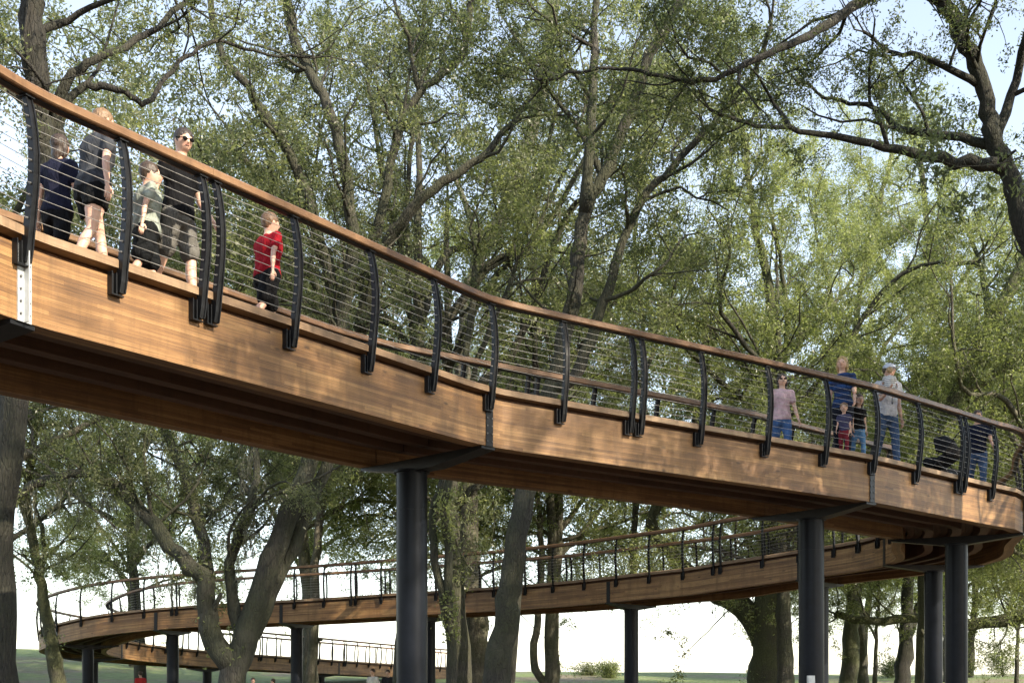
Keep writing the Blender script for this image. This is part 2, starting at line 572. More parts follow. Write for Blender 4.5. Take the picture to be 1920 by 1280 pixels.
# smooth kinks of the hand-measured points a little
for _ in range(5):
    FINE[1:-1] = 0.25 * FINE[:-2] + 0.5 * FINE[1:-1] + 0.25 * FINE[2:]
FINE[:, 2] += EYE
SEG = np.linalg.norm(np.diff(FINE[:, :2], axis=0), axis=1)
ARC = np.concatenate([[0], np.cumsum(SEG)])
LEN = ARC[-1]
TAN = np.gradient(FINE[:, :2], axis=0)
TAN /= np.linalg.norm(TAN, axis=1)[:, None]


def path(s):
    p = [np.interp(s, ARC, FINE[:, k]) for k in range(3)]
    t = np.array([np.interp(s, ARC, TAN[:, k]) for k in range(2)])
    t /= np.linalg.norm(t)
    return p, t


def at_path(s, lat, h=0.0):
    """lat > 0 is the right-hand side seen along the path"""
    p, t = path(s)
    return Vector((p[0] + t[1] * lat, p[1] - t[0] * lat, p[2] + h))


def nearest(x, y):
    return ARC[np.argmin((FINE[:, 0] - x) ** 2 + (FINE[:, 1] - y) ** 2)]


S_UP = [nearest(p[0], p[1]) for p in C_up]
STATIONS = list(S_UP)
while STATIONS[-1] + 1.22 < LEN - 0.3:
    STATIONS.append(STATIONS[-1] + 1.22)
SUPPORTS = [S_UP[4], S_UP[10], S_UP[16], S_UP[20]] + [nearest(x, y) for x, y in
            ((10.95, 29.9), (8.75, 33.3), (3.8, 37.2), (-2.9, 41.8), (-8.0, 43.8), (-12.9, 45.1), (-16.9, 46.3), (-18.3, 51.5), (-15.6, 60.0), (-11.0, 68.5), (-5.6, 79.4))]
JOINTS = [0.02] + SUPPORTS + [LEN - 0.02]
DOUBLE = {6, 12, 18}

walk = empty('elevated_walkway')
tag(walk, 'timber and steel elevated walkway winding through the trees on dark columns', 'walkway')


def sweep(s0, s1, prof, step=0.4, gap=0.0):
    """Extrude a closed (lat, h) profile along the path."""
    s0, s1 = s0 + gap, s1 - gap
    n = max(2, int(math.ceil((s1 - s0) / step)) + 1)
    ss = np.linspace(s0, s1, n)
    k = len(prof)
    per = [0.0]
    for i in range(k):
        a, b = prof[i], prof[(i + 1) % k]
        per.append(per[-1] + math.hypot(a[0] - b[0], a[1] - b[1]))
    vs = []
    for s in ss:
        p, t = path(s)
        for (lat, h) in prof:
            vs.append((p[0] + t[1] * lat, p[1] - t[0] * lat, p[2] + h))
    fs, uv = [], []
    for i in range(n - 1):
        for j in range(k):
            j2 = (j + 1) % k
            fs.append((i * k + j, (i + 1) * k + j, (i + 1) * k + j2, i * k + j2))
            uv.append([(ss[i], per[j]), (ss[i + 1], per[j]), (ss[i + 1], per[j + 1]), (ss[i], per[j + 1])])
    fs.append(tuple(range(k)))
    uv.append([(q[0], q[1]) for q in prof])
    fs.append(tuple(reversed([(n - 1) * k + j for j in range(k)])))
    uv.append([(q[0], q[1]) for q in reversed(prof)])
    b = MB()
    b.add(vs, fs, uv)
    return b


def rect(l0, l1, h0, h1):
    return [(l0, h0), (l0, h1), (l1, h1), (l1, h0)]


def flip_ok(prof):
    a = sum(prof[i][0] * prof[(i + 1) % len(prof)][1] - prof[(i + 1) % len(prof)][0] * prof[i][1] for i in range(len(prof)))
    return prof if a < 0 else list(reversed(prof))


BT, BB = -0.125, -0.765                              # top and bottom of the glulam beams under the deck surface
for a, b in zip(JOINTS[:-1], JOINTS[1:]):
    for sd in (-1, 1):
        sweep(a, b, flip_ok(rect(sd * (W - 0.21), sd * W, BB, BT)), gap=0.006).build('glulam_beam', M['beam'], walk)
    for lat in (-0.55, 0.0, 0.55):
        sweep(a, b, flip_ok(rect(lat - 0.09, lat + 0.09, BB + 0.16, BT)), step=0.6, gap=0.01).build('stringer', M['deck'], walk)
    for lat in (-0.94, -0.77, -0.36, -0.19, 0.19, 0.36, 0.77, 0.94):
        sweep(a, b, flip_ok(rect(lat - 0.08, lat + 0.08, BT - 0.06, BT - 0.022)), step=0.7, gap=0.01).build('soffit_board', M['deck'], walk)
    for sd in (-1, 1):
        sweep(a, b, flip_ok(rect(sd * 1.05, sd * 1.17, BT + 0.002, -0.05)), step=0.7, gap=0.01).build('nailer', M['deck'], walk)
        sweep(a, b, flip_ok([(sd * 1.20, -0.047), (sd * 1.20, 0.035), (sd * 1.325, 0.04), (sd * 1.345, 0.025), (sd * 1.345, -0.047)]), gap=0.003).build('edge_board', M['edge'], walk)

# deck boards: the nearest 300 are single pieces, the rest one joined part
bm = MB().box((0, 0, -0.0225), (0.138, 2.38, 0.042))
board_me = bm.mesh('deck_board', M['deck'])
s, nb = 0.1, 0
rest = MB()
while s < LEN - 0.1:
    p, t = path(s)
    ang = math.atan2(t[1], t[0])
    if nb < 300:
        link('deck_board', board_me, walk, (p[0], p[1], p[2]), ang)
    else:
        rest.box((p[0], p[1], p[2] - 0.0225), (0.138, 2.38, 0.042), Matrix.Rotation(ang, 3, 'Z'))
    nb += 1
    s += 0.145
o = rest.build('decking', M['deck'], walk)
o['kind'] = 'stuff'


# railing posts
def prof_o(h):
    return float(np.interp(h, [-0.29, -0.1, 0.15, 0.4, 0.62, 0.85, 1.02, 1.14], [0.035, 0.055, 0.092, 0.122, 0.128, 0.108, 0.075, 0.04]))


def post_mesh():
    b = MB()
    hs = np.linspace(-0.27, 1.135, 15)
    for x0, x1, dd in ((-0.036, -0.022, 0.0), (0.022, 0.036, 0.0), (-0.022, 0.022, 0.017)):
        vs, fs = [], []
        for h in hs:
            o_ = prof_o(h)
            wd = np.interp(h, [-0.29, -0.17, 0.3, 0.7, 1.14], [0.024, 0.043, 0.040, 0.036, 0.027]) - dd
            for (x, yy) in ((x0, o_ - wd), (x1, o_ - wd), (x1, o_ + wd * 0.75), (x0, o_ + wd * 0.75)):
                vs.append((x, yy, h))
        n = len(hs)
        for i in range(n - 1):
            for j in range(4):
                j2 = (j + 1) % 4
                fs.append((i * 4 + j, i * 4 + j2, (i + 1) * 4 + j2, (i + 1) * 4 + j))
        fs.append((3, 2, 1, 0))
        fs.append(tuple((n - 1) * 4 + j for j in range(4)))
        b.add(vs, fs)
    b.box((0, 0.035, 1.128), (0.10, 0.09, 0.012))
    return b.mesh('post', M['steel'])


def bracket_mesh():
    b = MB()
    b.box((0.068, 0.0075, -0.200), (0.120, 0.013, 0.20))
    b.box((0.122, 0.040, -0.200), (0.011, 0.050, 0.20))
    b.box((0.060, 0.032, -0.200), (0.012, 0.034, 0.20))
    b.box((0.060, 0.036, -0.306), (0.136, 0.060, 0.012))
    return b.mesh('bracket', M['steel'])


def stud_mesh():
    b = MB()
    for h in np.linspace(0.09, 1.04, 11):
        for sx in (-1, 1):
            b.cyl((sx * 0.036, prof_o(h), h), (sx * 0.05, prof_o(h), h), 0.011, n=6, smooth=False)
    return b.mesh('cable_fitting', M['bolt'])


POST, BRACK, STUD = post_mesh(), bracket_mesh(), stud_mesh()
for i, s in enumerate(STATIONS):
    offs = (-0.095, 0.095) if (i in DOUBLE or (i > 20 and (i - 6) % 6 == 0)) else (0.0,)
    for sd in (1, -1):
        for d in offs:
            p = at_path(s + d, sd * W)
            _, t = path(s + d)
            ang = math.atan2(t[1], t[0]) + (math.pi if sd > 0 else 0)
            q = link('post', POST, walk, p, ang)
            if i > 26:
                q.scale = (0.72, 0.8, 1.0)
            link('bracket', BRACK, q)
            if i < 24:
                link('cable_fitting', STUD, q)['kind'] = 'stuff'

# cables: each runs through the posts in straight spans
nodes_s = sorted(STATIONS)
breaks = [0] + [i for i in range(6, len(nodes_s), 12)] + [len(nodes_s) - 1]
for sd in (1, -1):
    for h in np.linspace(0.09, 1.04, 11):
        for a, b in zip(breaks[:-1], breaks[1:]):
            if b <= a: continue
            pts = [at_path(nodes_s[k], sd * (W + prof_o(h)), h) for k in range(a, b + 1)]
            r = 0.0034
            MB().tube(pts, [r] * len(pts), 4, False).build('cable', M['cable'], walk)

# handrail, laid in lengths that meet over the posts
for sd in (1, -1):
    c = sd * (W + 0.035)
    prof = [(c - 0.075, 1.152), (c - 0.082, 1.162), (c - 0.082, 1.225), (c - 0.07, 1.242), (c + 0.06, 1.236), (c + 0.078, 1.218), (c + 0.078, 1.158), (c + 0.066, 1.148), (c - 0.06, 1.148)]
    plate = rect(c - 0.032, c + 0.032, 1.136, 1.149)
    ks = list(range(0, len(nodes_s), 3))
    if ks[-1] != len(nodes_s) - 1: ks.append(len(nodes_s) - 1)
    for a, b in zip(ks[:-1], ks[1:]):
        hr = sweep(nodes_s[a], nodes_s[b], flip_ok(prof), step=0.3, gap=0.0015).build('handrail', M['rail'], walk)
        sweep(nodes_s[a], nodes_s[b], flip_ok(plate), step=0.4, gap=0.0).build('rail_plate', M['steel'], hr)


# supports: column, head plate, tapered cross arm, joint plates over the beam ends
def frame_at(s):
    p, t = path(s)
    return Vector(p), Vector((t[0], t[1], 0)), Vector((t[1], -t[0], 0))


COLUMNS = []
for i, s in enumerate(SUPPORTS):
    p, t, r = frame_at(s)
    base = Vector((p.x, p.y, ground_z(p.x, p.y)))
    top = p.z + BB - 0.17
    if i == 1:
        base = base - r * 0.28
    if i > 0:
        b = MB()
        rr = 0.225
        b.cyl((0, 0, -0.3), (0, 0, top - base.z), rr, n=32)
        b.cyl((0, 0, top - base.z - 0.012), (0, 0, top - base.z + 0.02), rr + 0.035, n=32, smooth=False)
        b.cyl((0, 0, -0.05), (0, 0, 0.04), rr + 0.14, n=24, smooth=False)
        b.cyl((0, 0, top - base.z - 0.55), (0, 0, top - base.z - 0.53), rr + 0.004, n=32, smooth=False)
        c = b.build('column', M['column'], walk, base)
        COLUMNS.append((base, rr))
    b = MB()
    zc = p.z + BB
    ws = 0.13
    prof = [(-W + 0.01, -0.005), (-W + 0.01, -0.04), (-0.30, -0.17), (0.30, -0.17), (W - 0.01, -0.04), (W - 0.01, -0.005)]
    vs = [p + r * l + t * (sg * ws) + Vector((0, 0, BB + h)) for sg in (-1, 1) for (l, h) in prof]
    n = len(prof)
    fs = [tuple(range(n)), tuple(reversed(range(n, 2 * n)))] + [(j, n + j, n + (j + 1) % n, (j + 1) % n) for j in range(n)]
    b.add(vs, fs)
    ca = b.build('cross_arm', M['steel'], walk)
    for sd in (1, -1):
        ang = math.atan2(t.y, t.x)
        galv = (i == 0)
        b = MB()
        q = p + r * (sd * (W + 0.007)) + Vector((0, 0, (BB + BT) / 2))
        b.box(q, (0.13 if not galv else 0.15, 0.014, BT - BB + 0.01), Matrix.Rotation(ang, 3, 'Z'))
        if galv:
            b.box(q + r * sd * 0.03, (0.012, 0.06, BT - BB + 0.01), Matrix.Rotation(ang, 3, 'Z'))
        jp = b.build('joint_plate', M['galv'] if galv else M['steel'], walk)
        if i < 4:
            for hh in np.linspace(BB + 0.06, BT - 0.06, 6):
                for tt in (-0.045, 0.045):
                    c0 = p + r * (sd * (W + 0.012)) + t * tt + Vector((0, 0, hh))
                    MB().cyl(c0, c0 + r * sd * 0.014, 0.011, n=6, smooth=False).build('bolt', M['bolt'], jp)


# ------------------------------------------------------------------ trees
def P(x, y, Y):
    """photo direction and distance to a point in the scene"""
    return np.array(((x - 960) / FPX * Y, Y, EYE + (HOR - y) / FPX * Y))


def leaf_mesh(name, centres, length, width, m, rng, up=0.35, hang=0.0):
    N = len(centres)
    c = np.asarray(centres, np.float32)
    d = rng.normal(size=(N, 3)).astype(np.float32)
    d[:, 2] -= hang
    d /= np.linalg.norm(d, axis=1)[:, None]
    nrm = rng.normal(size=(N, 3)).astype(np.float32)
    nrm[:, 2] += up * 2
    w = np.cross(d, nrm)
    w /= np.linalg.norm(w, axis=1)[:, None] + 1e-6
    nn = np.cross(w, d)
    L = (length * rng.uniform(0.65, 1.25, N)).astype(np.float32)[:, None]
    Wd = (width * rng.uniform(0.7, 1.2, N)).astype(np.float32)[:, None]
    K = 3 if length >= 0.099 else 4               # far leaves are single triangles of the same area
    v = np.empty((N, K, 3), np.float32)
    if K == 4:
        v[:, 0] = c - d * L * 0.5
        v[:, 1] = c + w * Wd * 0.5 + nn * Wd * 0.18 - d * L * 0.05
        v[:, 2] = c + d * L * 0.5 - nn * L * 0.08
        v[:, 3] = c - w * Wd * 0.5 + nn * Wd * 0.18 - d * L * 0.05
    else:
        v[:, 0] = c - d * L * 0.4 + w * Wd * 0.5
        v[:, 1] = c + d * L * 0.6
        v[:, 2] = c - d * L * 0.4 - w * Wd * 0.5
    me = bpy.data.meshes.new(name)
    me.vertices.add(N * K)
    me.loops.add(N * K)
    me.polygons.add(N)
    me.vertices.foreach_set('co', v.ravel())
    me.loops.foreach_set('vertex_index', np.arange(N * K, dtype=np.int32))
    me.polygons.foreach_set('loop_start', np.arange(0, N * K, K, dtype=np.int32))
    me.polygons.foreach_set('loop_total', np.full(N, K, np.int32))
    a = me.attributes.new('tint', 'FLOAT', 'POINT')
    # clumps of leaves share a shade, single leaves vary around it
    ph = np.sin(c[:, 0] * 1.7 + 1.3 * np.sin(c[:, 1] * 1.1)) * np.sin(c[:, 2] * 1.9 + c[:, 1] * 1.3)
    tint = np.clip(0.45 + 0.18 * ph + rng.normal(0, 0.13, N), 0, 1)
    a.data.foreach_set('value', np.repeat(tint, K).astype(np.float32))
    me.materials.append(m)
    me.update()
    me.validate()
    return me


class Tree:
    def __init__(s, seed, bark='bark', leaf='leaf_oak', lsize=(0.078, 0.033), dens=(0.8, 1.9, 4.0), lens=(2.6, 1.25, 0.5), per_twig=22, zmin=6.0, twig_wood=True, up=0.35):
        s.rng = np.random.default_rng(seed)
        s.bark, s.leaf, s.lsize = bark, leaf, lsize
        s.dens, s.lens, s.per_twig, s.zmin = dens, lens, per_twig, zmin
        s.limbs, s.tw, s.leaves, s.ivy, s.moss = [], MB(), [], [], []
        s.twig_wood, s.up = twig_wood, up

    def limb(s, pts, radii, sides=9, grow=True, zmin=None, dens=1.0, wob=0.05):
        """pts: 3-D control points; radii at both ends"""
        k = len(pts)
        pr = np.linspace(0, 1, k)
        fine = catmull([tuple(p) for p in pts], 4)
        n = len(fine)
        f = np.array(fine)
        r = np.interp(np.linspace(0, 1, n), np.linspace(0, 1, len(radii)), radii)
        f[1:-1] += s.rng.normal(0, 1, (n - 2, 3)) * (r[1:-1, None] * wob + 0.02)
        rr = r * s.rng.uniform(0.95, 1.06, n) * np.where(s.rng.uniform(0, 1, n) < 0.08, 1.1, 1.0)
        # broken stubs and knots
        for q in range(int(s.rng.integers(0, 3))):
            i = int(s.rng.integers(1, n - 1))
            d = s.rng.normal(size=3); d[2] = abs(d[2]); d /= np.linalg.norm(d)
            ln = r[i] * s.rng.uniform(1.6, 3.2)
            vs, fs = tube_geo([f[i], f[i] + d * ln * 0.6, f[i] + d * ln], [r[i] * 0.4, r[i] * 0.28, r[i] * 0.2], 6, True)
            s.tw.add(vs, fs, None, True)
        s.limbs.append((f, rr, sides))
        if grow:
            s.spawn(f, r, 0, s.zmin if zmin is None else zmin, dens)
        return f

    def spawn(s, f, r, lev, zmin, dens=1.0):
        seg = np.linalg.norm(np.diff(f, axis=0), axis=1)
        arc = np.concatenate([[0], np.cumsum(seg)])
        L = arc[-1]
        n = s.rng.poisson(s.dens[lev] * L * dens)
        for k in range(n + (1 if lev > 0 else 2)):
            t = s.rng.uniform(0.12, 1.0) if k < n else 1.0
            a = t * L
            p = np.array([np.interp(a, arc, f[:, q]) for q in range(3)])
            if lev == 0 and p[2] < zmin:
                continue
            i = min(len(seg) - 1, int(np.searchsorted(arc, a)) - 1 if a > 0 else 0)
            tg = (f[i + 1] - f[i]) / (seg[i] + 1e-6)
            rd = s.rng.normal(size=3)
            rd -= tg * rd.dot(tg)
            rd /= np.linalg.norm(rd) + 1e-6
            mixf = s.rng.uniform(0.35, 0.9) if k < n else 1.0
            d = tg * mixf + rd * (1.0 if k < n else 0.25) + np.array([0, 0, s.up * (0.8 if lev == 0 else 0.3)])
            d /= np.linalg.norm(d)
            ln = s.lens[lev] * s.rng.uniform(0.55, 1.25) * (1 - 0.25 * t)
            m = 5 if lev == 0 else (4 if lev == 1 else 3)
            pts = [p]
            cur = d.copy()
            for j in range(m):
                cur = cur + s.rng.normal(0, 0.26, 3) + np.array([0, 0, 0.08 * s.up * (1 if lev < 2 else -1.2)])
                cur /= np.linalg.norm(cur)
                pts.append(pts[-1] + cur * ln / m)
            pts = np.array(pts)
            pr = np.interp(a, arc, r)
            r0 = min(pr * 0.55, (0.045, 0.018, 0.006)[lev] * s.rng.uniform(0.7, 1.2))
            rs = np.linspace(r0, r0 * 0.35, len(pts))
            if lev < 2 or s.twig_wood:
                vs, fs = tube_geo(pts, rs, (6, 4, 3)[lev], False)
                s.tw.add(vs, fs, None, True)
            if lev < 2:
                s.spawn(pts, rs, lev + 1, zmin)
            else:
                q = s.rng.poisson(s.per_twig)
                tt = s.rng.uniform(0.1, 1.05, q) * (len(pts) - 1)
                c = np.stack([np.interp(tt, np.arange(len(pts)), pts[:, z]) for z in range(3)], 1)
                s.leaves.append(c + s.rng.normal(0, 0.075, c.shape) * (s.lsize[0] / 0.085))

    def add_ivy(s, f, r, z0, z1, per_m=260):
        f = np.asarray(f)
        seg = np.linalg.norm(np.diff(f, axis=0), axis=1)
        arc = np.concatenate([[0], np.cumsum(seg)])
        n = int(arc[-1] * per_m * 0.8)
        a = s.rng.uniform(0, arc[-1], n)
        c = np.stack([np.interp(a, arc, f[:, q]) for q in range(3)], 1)
        rr = np.interp(a, np.linspace(0, arc[-1], len(r)), r)
        th = s.rng.uniform(0, 6.283, n)
        off = np.stack([np.cos(th), np.sin(th), s.rng.normal(0, .3, n)], 1) * (rr * s.rng.uniform(1.0, 1.5, n) + s.rng.exponential(0.05, n))[:, None]
        clump = np.sin(a * 2.3 + s.rng.uniform(0, 6)) + np.sin(a * 5.1) * 0.6
        keep = (c[:, 2] > z0) & (c[:, 2] < z1) & (clump > 0.25)
        s.ivy.append((c + off)[keep])

    def build(s, name, base, label, group=None, root=None):
        base = np.array(base)
        t = root or empty(name, tuple(base))
        tag(t, label, 'tree', group)
        for k, (f, r, sides) in enumerate(s.limbs):
            b = MB()
            b.tube([tuple(p - base) for p in f], list(r), sides)
            b.build('trunk' if k == 0 else 'limb', M[s.bark], t)
        if s.tw.v:
            s.tw.v = [(p[0] - base[0], p[1] - base[1], p[2] - base[2]) for p in s.tw.v]
            s.tw.build('branches', M[s.bark], t)['kind'] = 'stuff'
        if s.leaves:
            c = np.concatenate(s.leaves) - base
            link('crown', leaf_mesh('crown', c, s.lsize[0], s.lsize[1], M[s.leaf], s.rng), t)
            NL.append(len(c))
        if s.ivy:
            c = np.concatenate(s.ivy) - base
            if len(c):
                link('vine_leaves', leaf_mesh('vine_leaves', c, 0.10, 0.06, M['leaf_bright'], s.rng), t)
                NL.append(len(c))
        if s.moss:
            c = np.concatenate(s.moss) - base
            link('hanging_moss', leaf_mesh('hanging_moss', c, 0.16, 0.022, M['moss_hang'], s.rng, hang=4.0), t)
            NL.append(len(c))
        return t

    def add_moss(s, f, n=40, ln=(0.3, 1.1), zmin=4.0):
        f = np.asarray(f)
        for k in range(n):
            i = s.rng.integers(len(f))
            p = f[i] + s.rng.normal(0, 0.12, 3)
            if p[2] < zmin: continue
            L = s.rng.uniform(*ln)
            q = int(L * 70)
            u = s.rng.uniform(0, 1, q)
            c = p + np.stack([s.rng.normal(0, 0.05, q) * (1 - u * 0.6), s.rng.normal(0, 0.05, q) * (1 - u * 0.6), -u * L], 1)
            s.moss.append(c)


NL = []


def wpx(w, Y):
    return w * 0.5 * Y / FPX


def pts_of(lst, Y, rng, dY=0.0, amp=0.6):
    """limb traced as directions, spread in depth as a real limb would be"""
    n = len(lst)
    ph = rng.uniform(0, 6.28)
    out = []
    for i, (x, y) in enumerate(lst):
        u = i / max(1, n - 1)
        yy = Y + dY * u + amp * (math.sin(ph + u * 5.0) - math.sin(ph)) * u
        out.append(P(x, y, yy))
    return out


def to_ground(lst, Y):
    """carry a trunk down to the ground under its lowest point"""
    p = P(lst[0][0], lst[0][1], Y)
    g = ground_z(p[0], p[1])
    if p[2] > g:
        return [np.array((p[0], p[1], g - 0.25))]
    return []


def photo_tree(name, label, Y, limbs, seed, group='tall trees around the walkway', **kw):
    """limbs: list of dict(p=[...], w=(start,end) px, dY, grow, zmin, base)"""
    T_ = Tree(seed, **kw)
    fs = []
    base = None
    for k, L in enumerate(limbs):
        rng = T_.rng
        if k == 0:
            g = to_ground(L['p'], Y)
            body = pts_of(L['p'], Y, rng, L.get('dY', 0), L.get('amp', 0.5))
            pts = g + body
            r = [wpx(L['w'][0], Y) * 1.35] * len(g) + list(wpx(L['w'][1], Y) + (wpx(L['w'][0], Y) - wpx(L['w'][1], Y)) * (1 - np.linspace(0, 1, len(body))) ** 2.2)
            base = (g[0] if g else body[0]).copy()
            base[2] = ground_z(base[0], base[1])
        else:
            # a limb starts on the point of an earlier limb next to it
            pts = pts_of(L['p'], Y, rng, L.get('dY', 0), L.get('amp', 0.8))
            f0 = fs[L.get('on', 0)]
            dd = np.linalg.norm(f0[:, [0, 2]] - pts[0][[0, 2]], axis=1)
            j = int(np.argmin(dd))
            shift = f0[j][1] - pts[0][1]
            sc = [(p[1] + shift) / p[1] for p in pts]
            pts = [np.array((p[0] * q, p[1] * q, EYE + (p[2] - EYE) * q)) for p, q in zip(pts, sc)]
            pts = [f0[j]] + pts[1:]
            r = list(wpx(L['w'][1], Y) + (wpx(L['w'][0], Y) - wpx(L['w'][1], Y)) * (1 - np.linspace(0, 1, len(pts))) ** 1.7)
        f = T_.limb(pts, r, sides=12 if k == 0 else 9, grow=L.get('grow', True), zmin=L.get('zmin'), dens=L.get('dens', 1.0))
        fs.append(f)
        if L.get('ivy'):
            T_.add_ivy(f, r, *L['ivy'])
        if L.get('moss'):
            T_.add_moss(f, L['moss'])
    return T_.build(name, base, label, group)


def D(p, w, **k):
    k.update(p=p, w=w)
    return k


photo_tree('oak_tree', 'dark trunk at the left edge behind the walkers, arching limbs above the handrail', 17.5, [
    D([(0, 1290), (2, 1100), (8, 900), (44, 640), (86, 430), (92, 330), (76, 230), (66, 150), (62, 60), (45, -60), (25, -220)], (56, 42), zmin=9.0),
    D([(94, 330), (112, 190), (150, 128), (212, 100), (300, 50), (380, -40)], (26, 10), dY=1.5),
    D([(98, 300), (130, 187), (180, 160), (232, 175), (275, 193), (312, 140), (360, 97), (412, 80), (500, 100), (590, 108)], (17, 6), dY=2),
    D([(66, 100), (150, 30), (260, -40)], (16, 8), dY=-1),
], 11, bark='bark_dark', leaf='leaf_grey', per_twig=36)

photo_tree('oak_tree', 'big many-stemmed mossy tree in front of the lower ramp, left of the near column', 26, [
    D([(432, 1290), (465, 1180), (500, 1080), (540, 970), (575, 870), (615, 740), (640, 620), (662, 460), (650, 330), (620, 220), (590, 150), (560, 90), (535, 0), (515, -130)], (52, 17), zmin=7.0),
    D([(450, 1230), (510, 1110), (560, 1000), (608, 885), (650, 760), (675, 620), (692, 480), (716, 400), (735, 300), (757, 220), (802, 160), (862, 108), (882, 20), (890, -90)], (32, 13), dY=1.2, zmin=7.0),
    D([(425, 1270), (392, 1180), (385, 1090), (345, 1055), (292, 985), (240, 930), (180, 897), (120, 890), (55, 912), (0, 960)], (44, 14), dY=-1, zmin=4.6, dens=1.9, ivy=(2.0, 8, 160), moss=40),
    D([(392, 1180), (385, 1050), (350, 900), (310, 810), (270, 730), (200, 600)], (28, 12), on=2, dY=1.5, zmin=4.2, dens=1.9, ivy=(2, 8, 150), moss=30),
    D([(675, 620), (720, 480), (762, 400), (832, 342), (902, 298), (952, 238), (992, 188), (1070, 110)], (30, 9), on=1, dY=-1.5),
    D([(640, 640), (600, 450), (556, 310), (500, 220), (455, 150), (420, 110), (398, 20), (390, -70)], (24, 12), dY=1.5),
    D([(440, 1200), (430, 1080), (455, 980), (480, 900), (470, 800)], (26, 12), dY=1, zmin=3.6, dens=2.0, ivy=(2, 9, 260), moss=30),
    D([(802, 160), (770, 90), (745, 20), (720, -60)], (10, 6), on=1),
], 12, leaf='leaf_grey', per_twig=40)

photo_tree('oak_tree', 'leaning grey trunk rising through the middle of the scene, forked above the handrail', 25, [
    D([(928, 1290), (944, 1180), (962, 1070), (983, 930), (1030, 740), (1070, 600), (1086, 480), (1102, 380), (1140, 312), (1180, 212), (1222, 100), (1272, 10), (1310, -100)], (54, 19), zmin=7.5),
    D([(1102, 380), (1107, 250), (1112, 130), (1120, 0), (1125, -90)], (24, 12), dY=-1),
    D([(1035, 740), (1090, 690), (1130, 570), (1160, 480), (1200, 380), (1262, 310), (1322, 250), (1382, 180), (1416, 130), (1445, 50)], (26, 9), dY=-1.5, zmin=7.0),
    D([(1130, 570), (1180, 545), (1240, 500), (1290, 440)], (10, 4), on=2),
    D([(1140, 312), (1080, 230), (1010, 150), (960, 60)], (14, 6), dY=1.5),
], 13, leaf='leaf_oak', per_twig=40)

photo_tree('oak_tree', 'stout trunk at the right edge with long low limbs reaching left', 23.5, [
    D([(1985, 1290), (1985, 1000), (1975, 800), (1960, 560), (1925, 430), (1893, 335), (1862, 260), (1850, 190), (1820, 100), (1790, 40), (1750, -20), (1700, -140)], (56, 27), zmin=9.0),
    D([(1880, 310), (1840, 305), (1740, 295), (1660, 275), (1560, 255), (1480, 240), (1400, 232), (1330, 205)], (30, 6), dY=-2),
    D([(1866, 270), (1780, 255), (1690, 240), (1640, 200), (1580, 190), (1540, 180), (1480, 140)], (20, 5), dY=1.5),
    D([(1835, 150), (1740, 110), (1680, 100), (1620, 60)], (15, 6), dY=-1),
    D([(1775, -10), (1700, -30), (1612, 5), (1560, 40), (1500, 75), (1420, 110), (1342, 145), (1280, 150), (1200, 132), (1120, 130), (1010, 150)], (26, 5), dY=-2.5, dens=1.3),
    D([(1862, 260), (1905, 150), (1930, 40), (1940, -80)], (22, 12), dY=1),
    D([(1480, 240), (1450, 190), (1410, 130)], (10, 4), on=1),
], 14, bark='bark_dark', leaf='leaf_oak', per_twig=38)

photo_tree('oak_tree', 'pale twin trunk behind the lower ramp between the vine and the leaning trunk', 45, [
    D([(893, 1290), (897, 1200), (885, 1080), (880, 1000), (874, 850), (868, 680), (882, 560), (902, 470), (942, 400), (982, 300), (1007, 200), (1030, 90), (1040, -50)], (46, 24), zmin=9.5),
    D([(880, 1250), (868, 1160), (850, 1080), (840, 900), (800, 700)], (22, 10), dY=2, zmin=10),
    D([(902, 470), (860, 350), (800, 250)], (18, 6), dY=1),
    D([(942, 400), (1010, 330), (1080, 250), (1150, 200)], (18, 6), dY=-2),
], 15, bark='bark_pale', leaf='leaf_grey', lsize=(0.112, 0.047), lens=(4.0, 1.9, 0.75), dens=(0.6, 1.3, 2.8), per_twig=56)

photo_tree('slim_tree', 'slim pale forked trunk between the many-stemmed tree and the near column', 50, [
    D([(580, 1290), (588, 1200), (592, 1060), (600, 960), (607, 890), (640, 780), (670, 700), (690, 560)], (21, 12), zmin=8),
    D([(600, 960), (625, 880), (660, 830), (720, 740)], (16, 8), zmin=8),
    D([(607, 890), (560, 760), (520, 640)], (14, 6), zmin=8),
], 16, bark='bark_pale', leaf='leaf_grey', lsize=(0.112, 0.047), lens=(4.0, 1.9, 0.75), dens=(0.7, 1.3, 2.8), per_twig=56)

photo_tree('slim_tree', 'straight brown trunk with a crooked neighbour stem behind the lower ramp', 52, [
    D([(1030, 1290), (1032, 1180), (1035, 1050), (1032, 920), (1030, 800), (1010, 650), (1000, 480)], (25, 13), zmin=8.5),
    D([(1020, 1290), (1000, 1240), (1005, 1170), (1014, 1080), (1012, 980), (1002, 880), (970, 760)], (17, 10), zmin=8.5, amp=0.3),
    D([(1030, 800), (1090, 690), (1140, 600)], (14, 6), zmin=8),
    D([(1032, 920), (1090, 880), (1130, 850)], (10, 4), zmin=5.5, dens=1.5),
], 17, bark='bark_pale', leaf='leaf_bright', lsize=(0.112, 0.047), lens=(4.0, 1.9, 0.75), dens=(0.8, 1.4, 2.8), per_twig=56)

photo_tree('slim_tree', 'vine-wrapped double stem just right of the near column', 30, [
    D([(848, 1290), (842, 1150), (840, 1050), (835, 950), (850, 850), (870, 700), (880, 620), (890, 500)], (20, 12), ivy=(2.5, 8.5, 420), zmin=8, amp=0.3),
    D([(840, 1180), (822, 1080), (812, 960), (838, 880), (870, 760), (910, 640), (960, 520)], (19, 10), zmin=8, amp=0.3),
], 18, leaf='leaf_bright', per_twig=38)

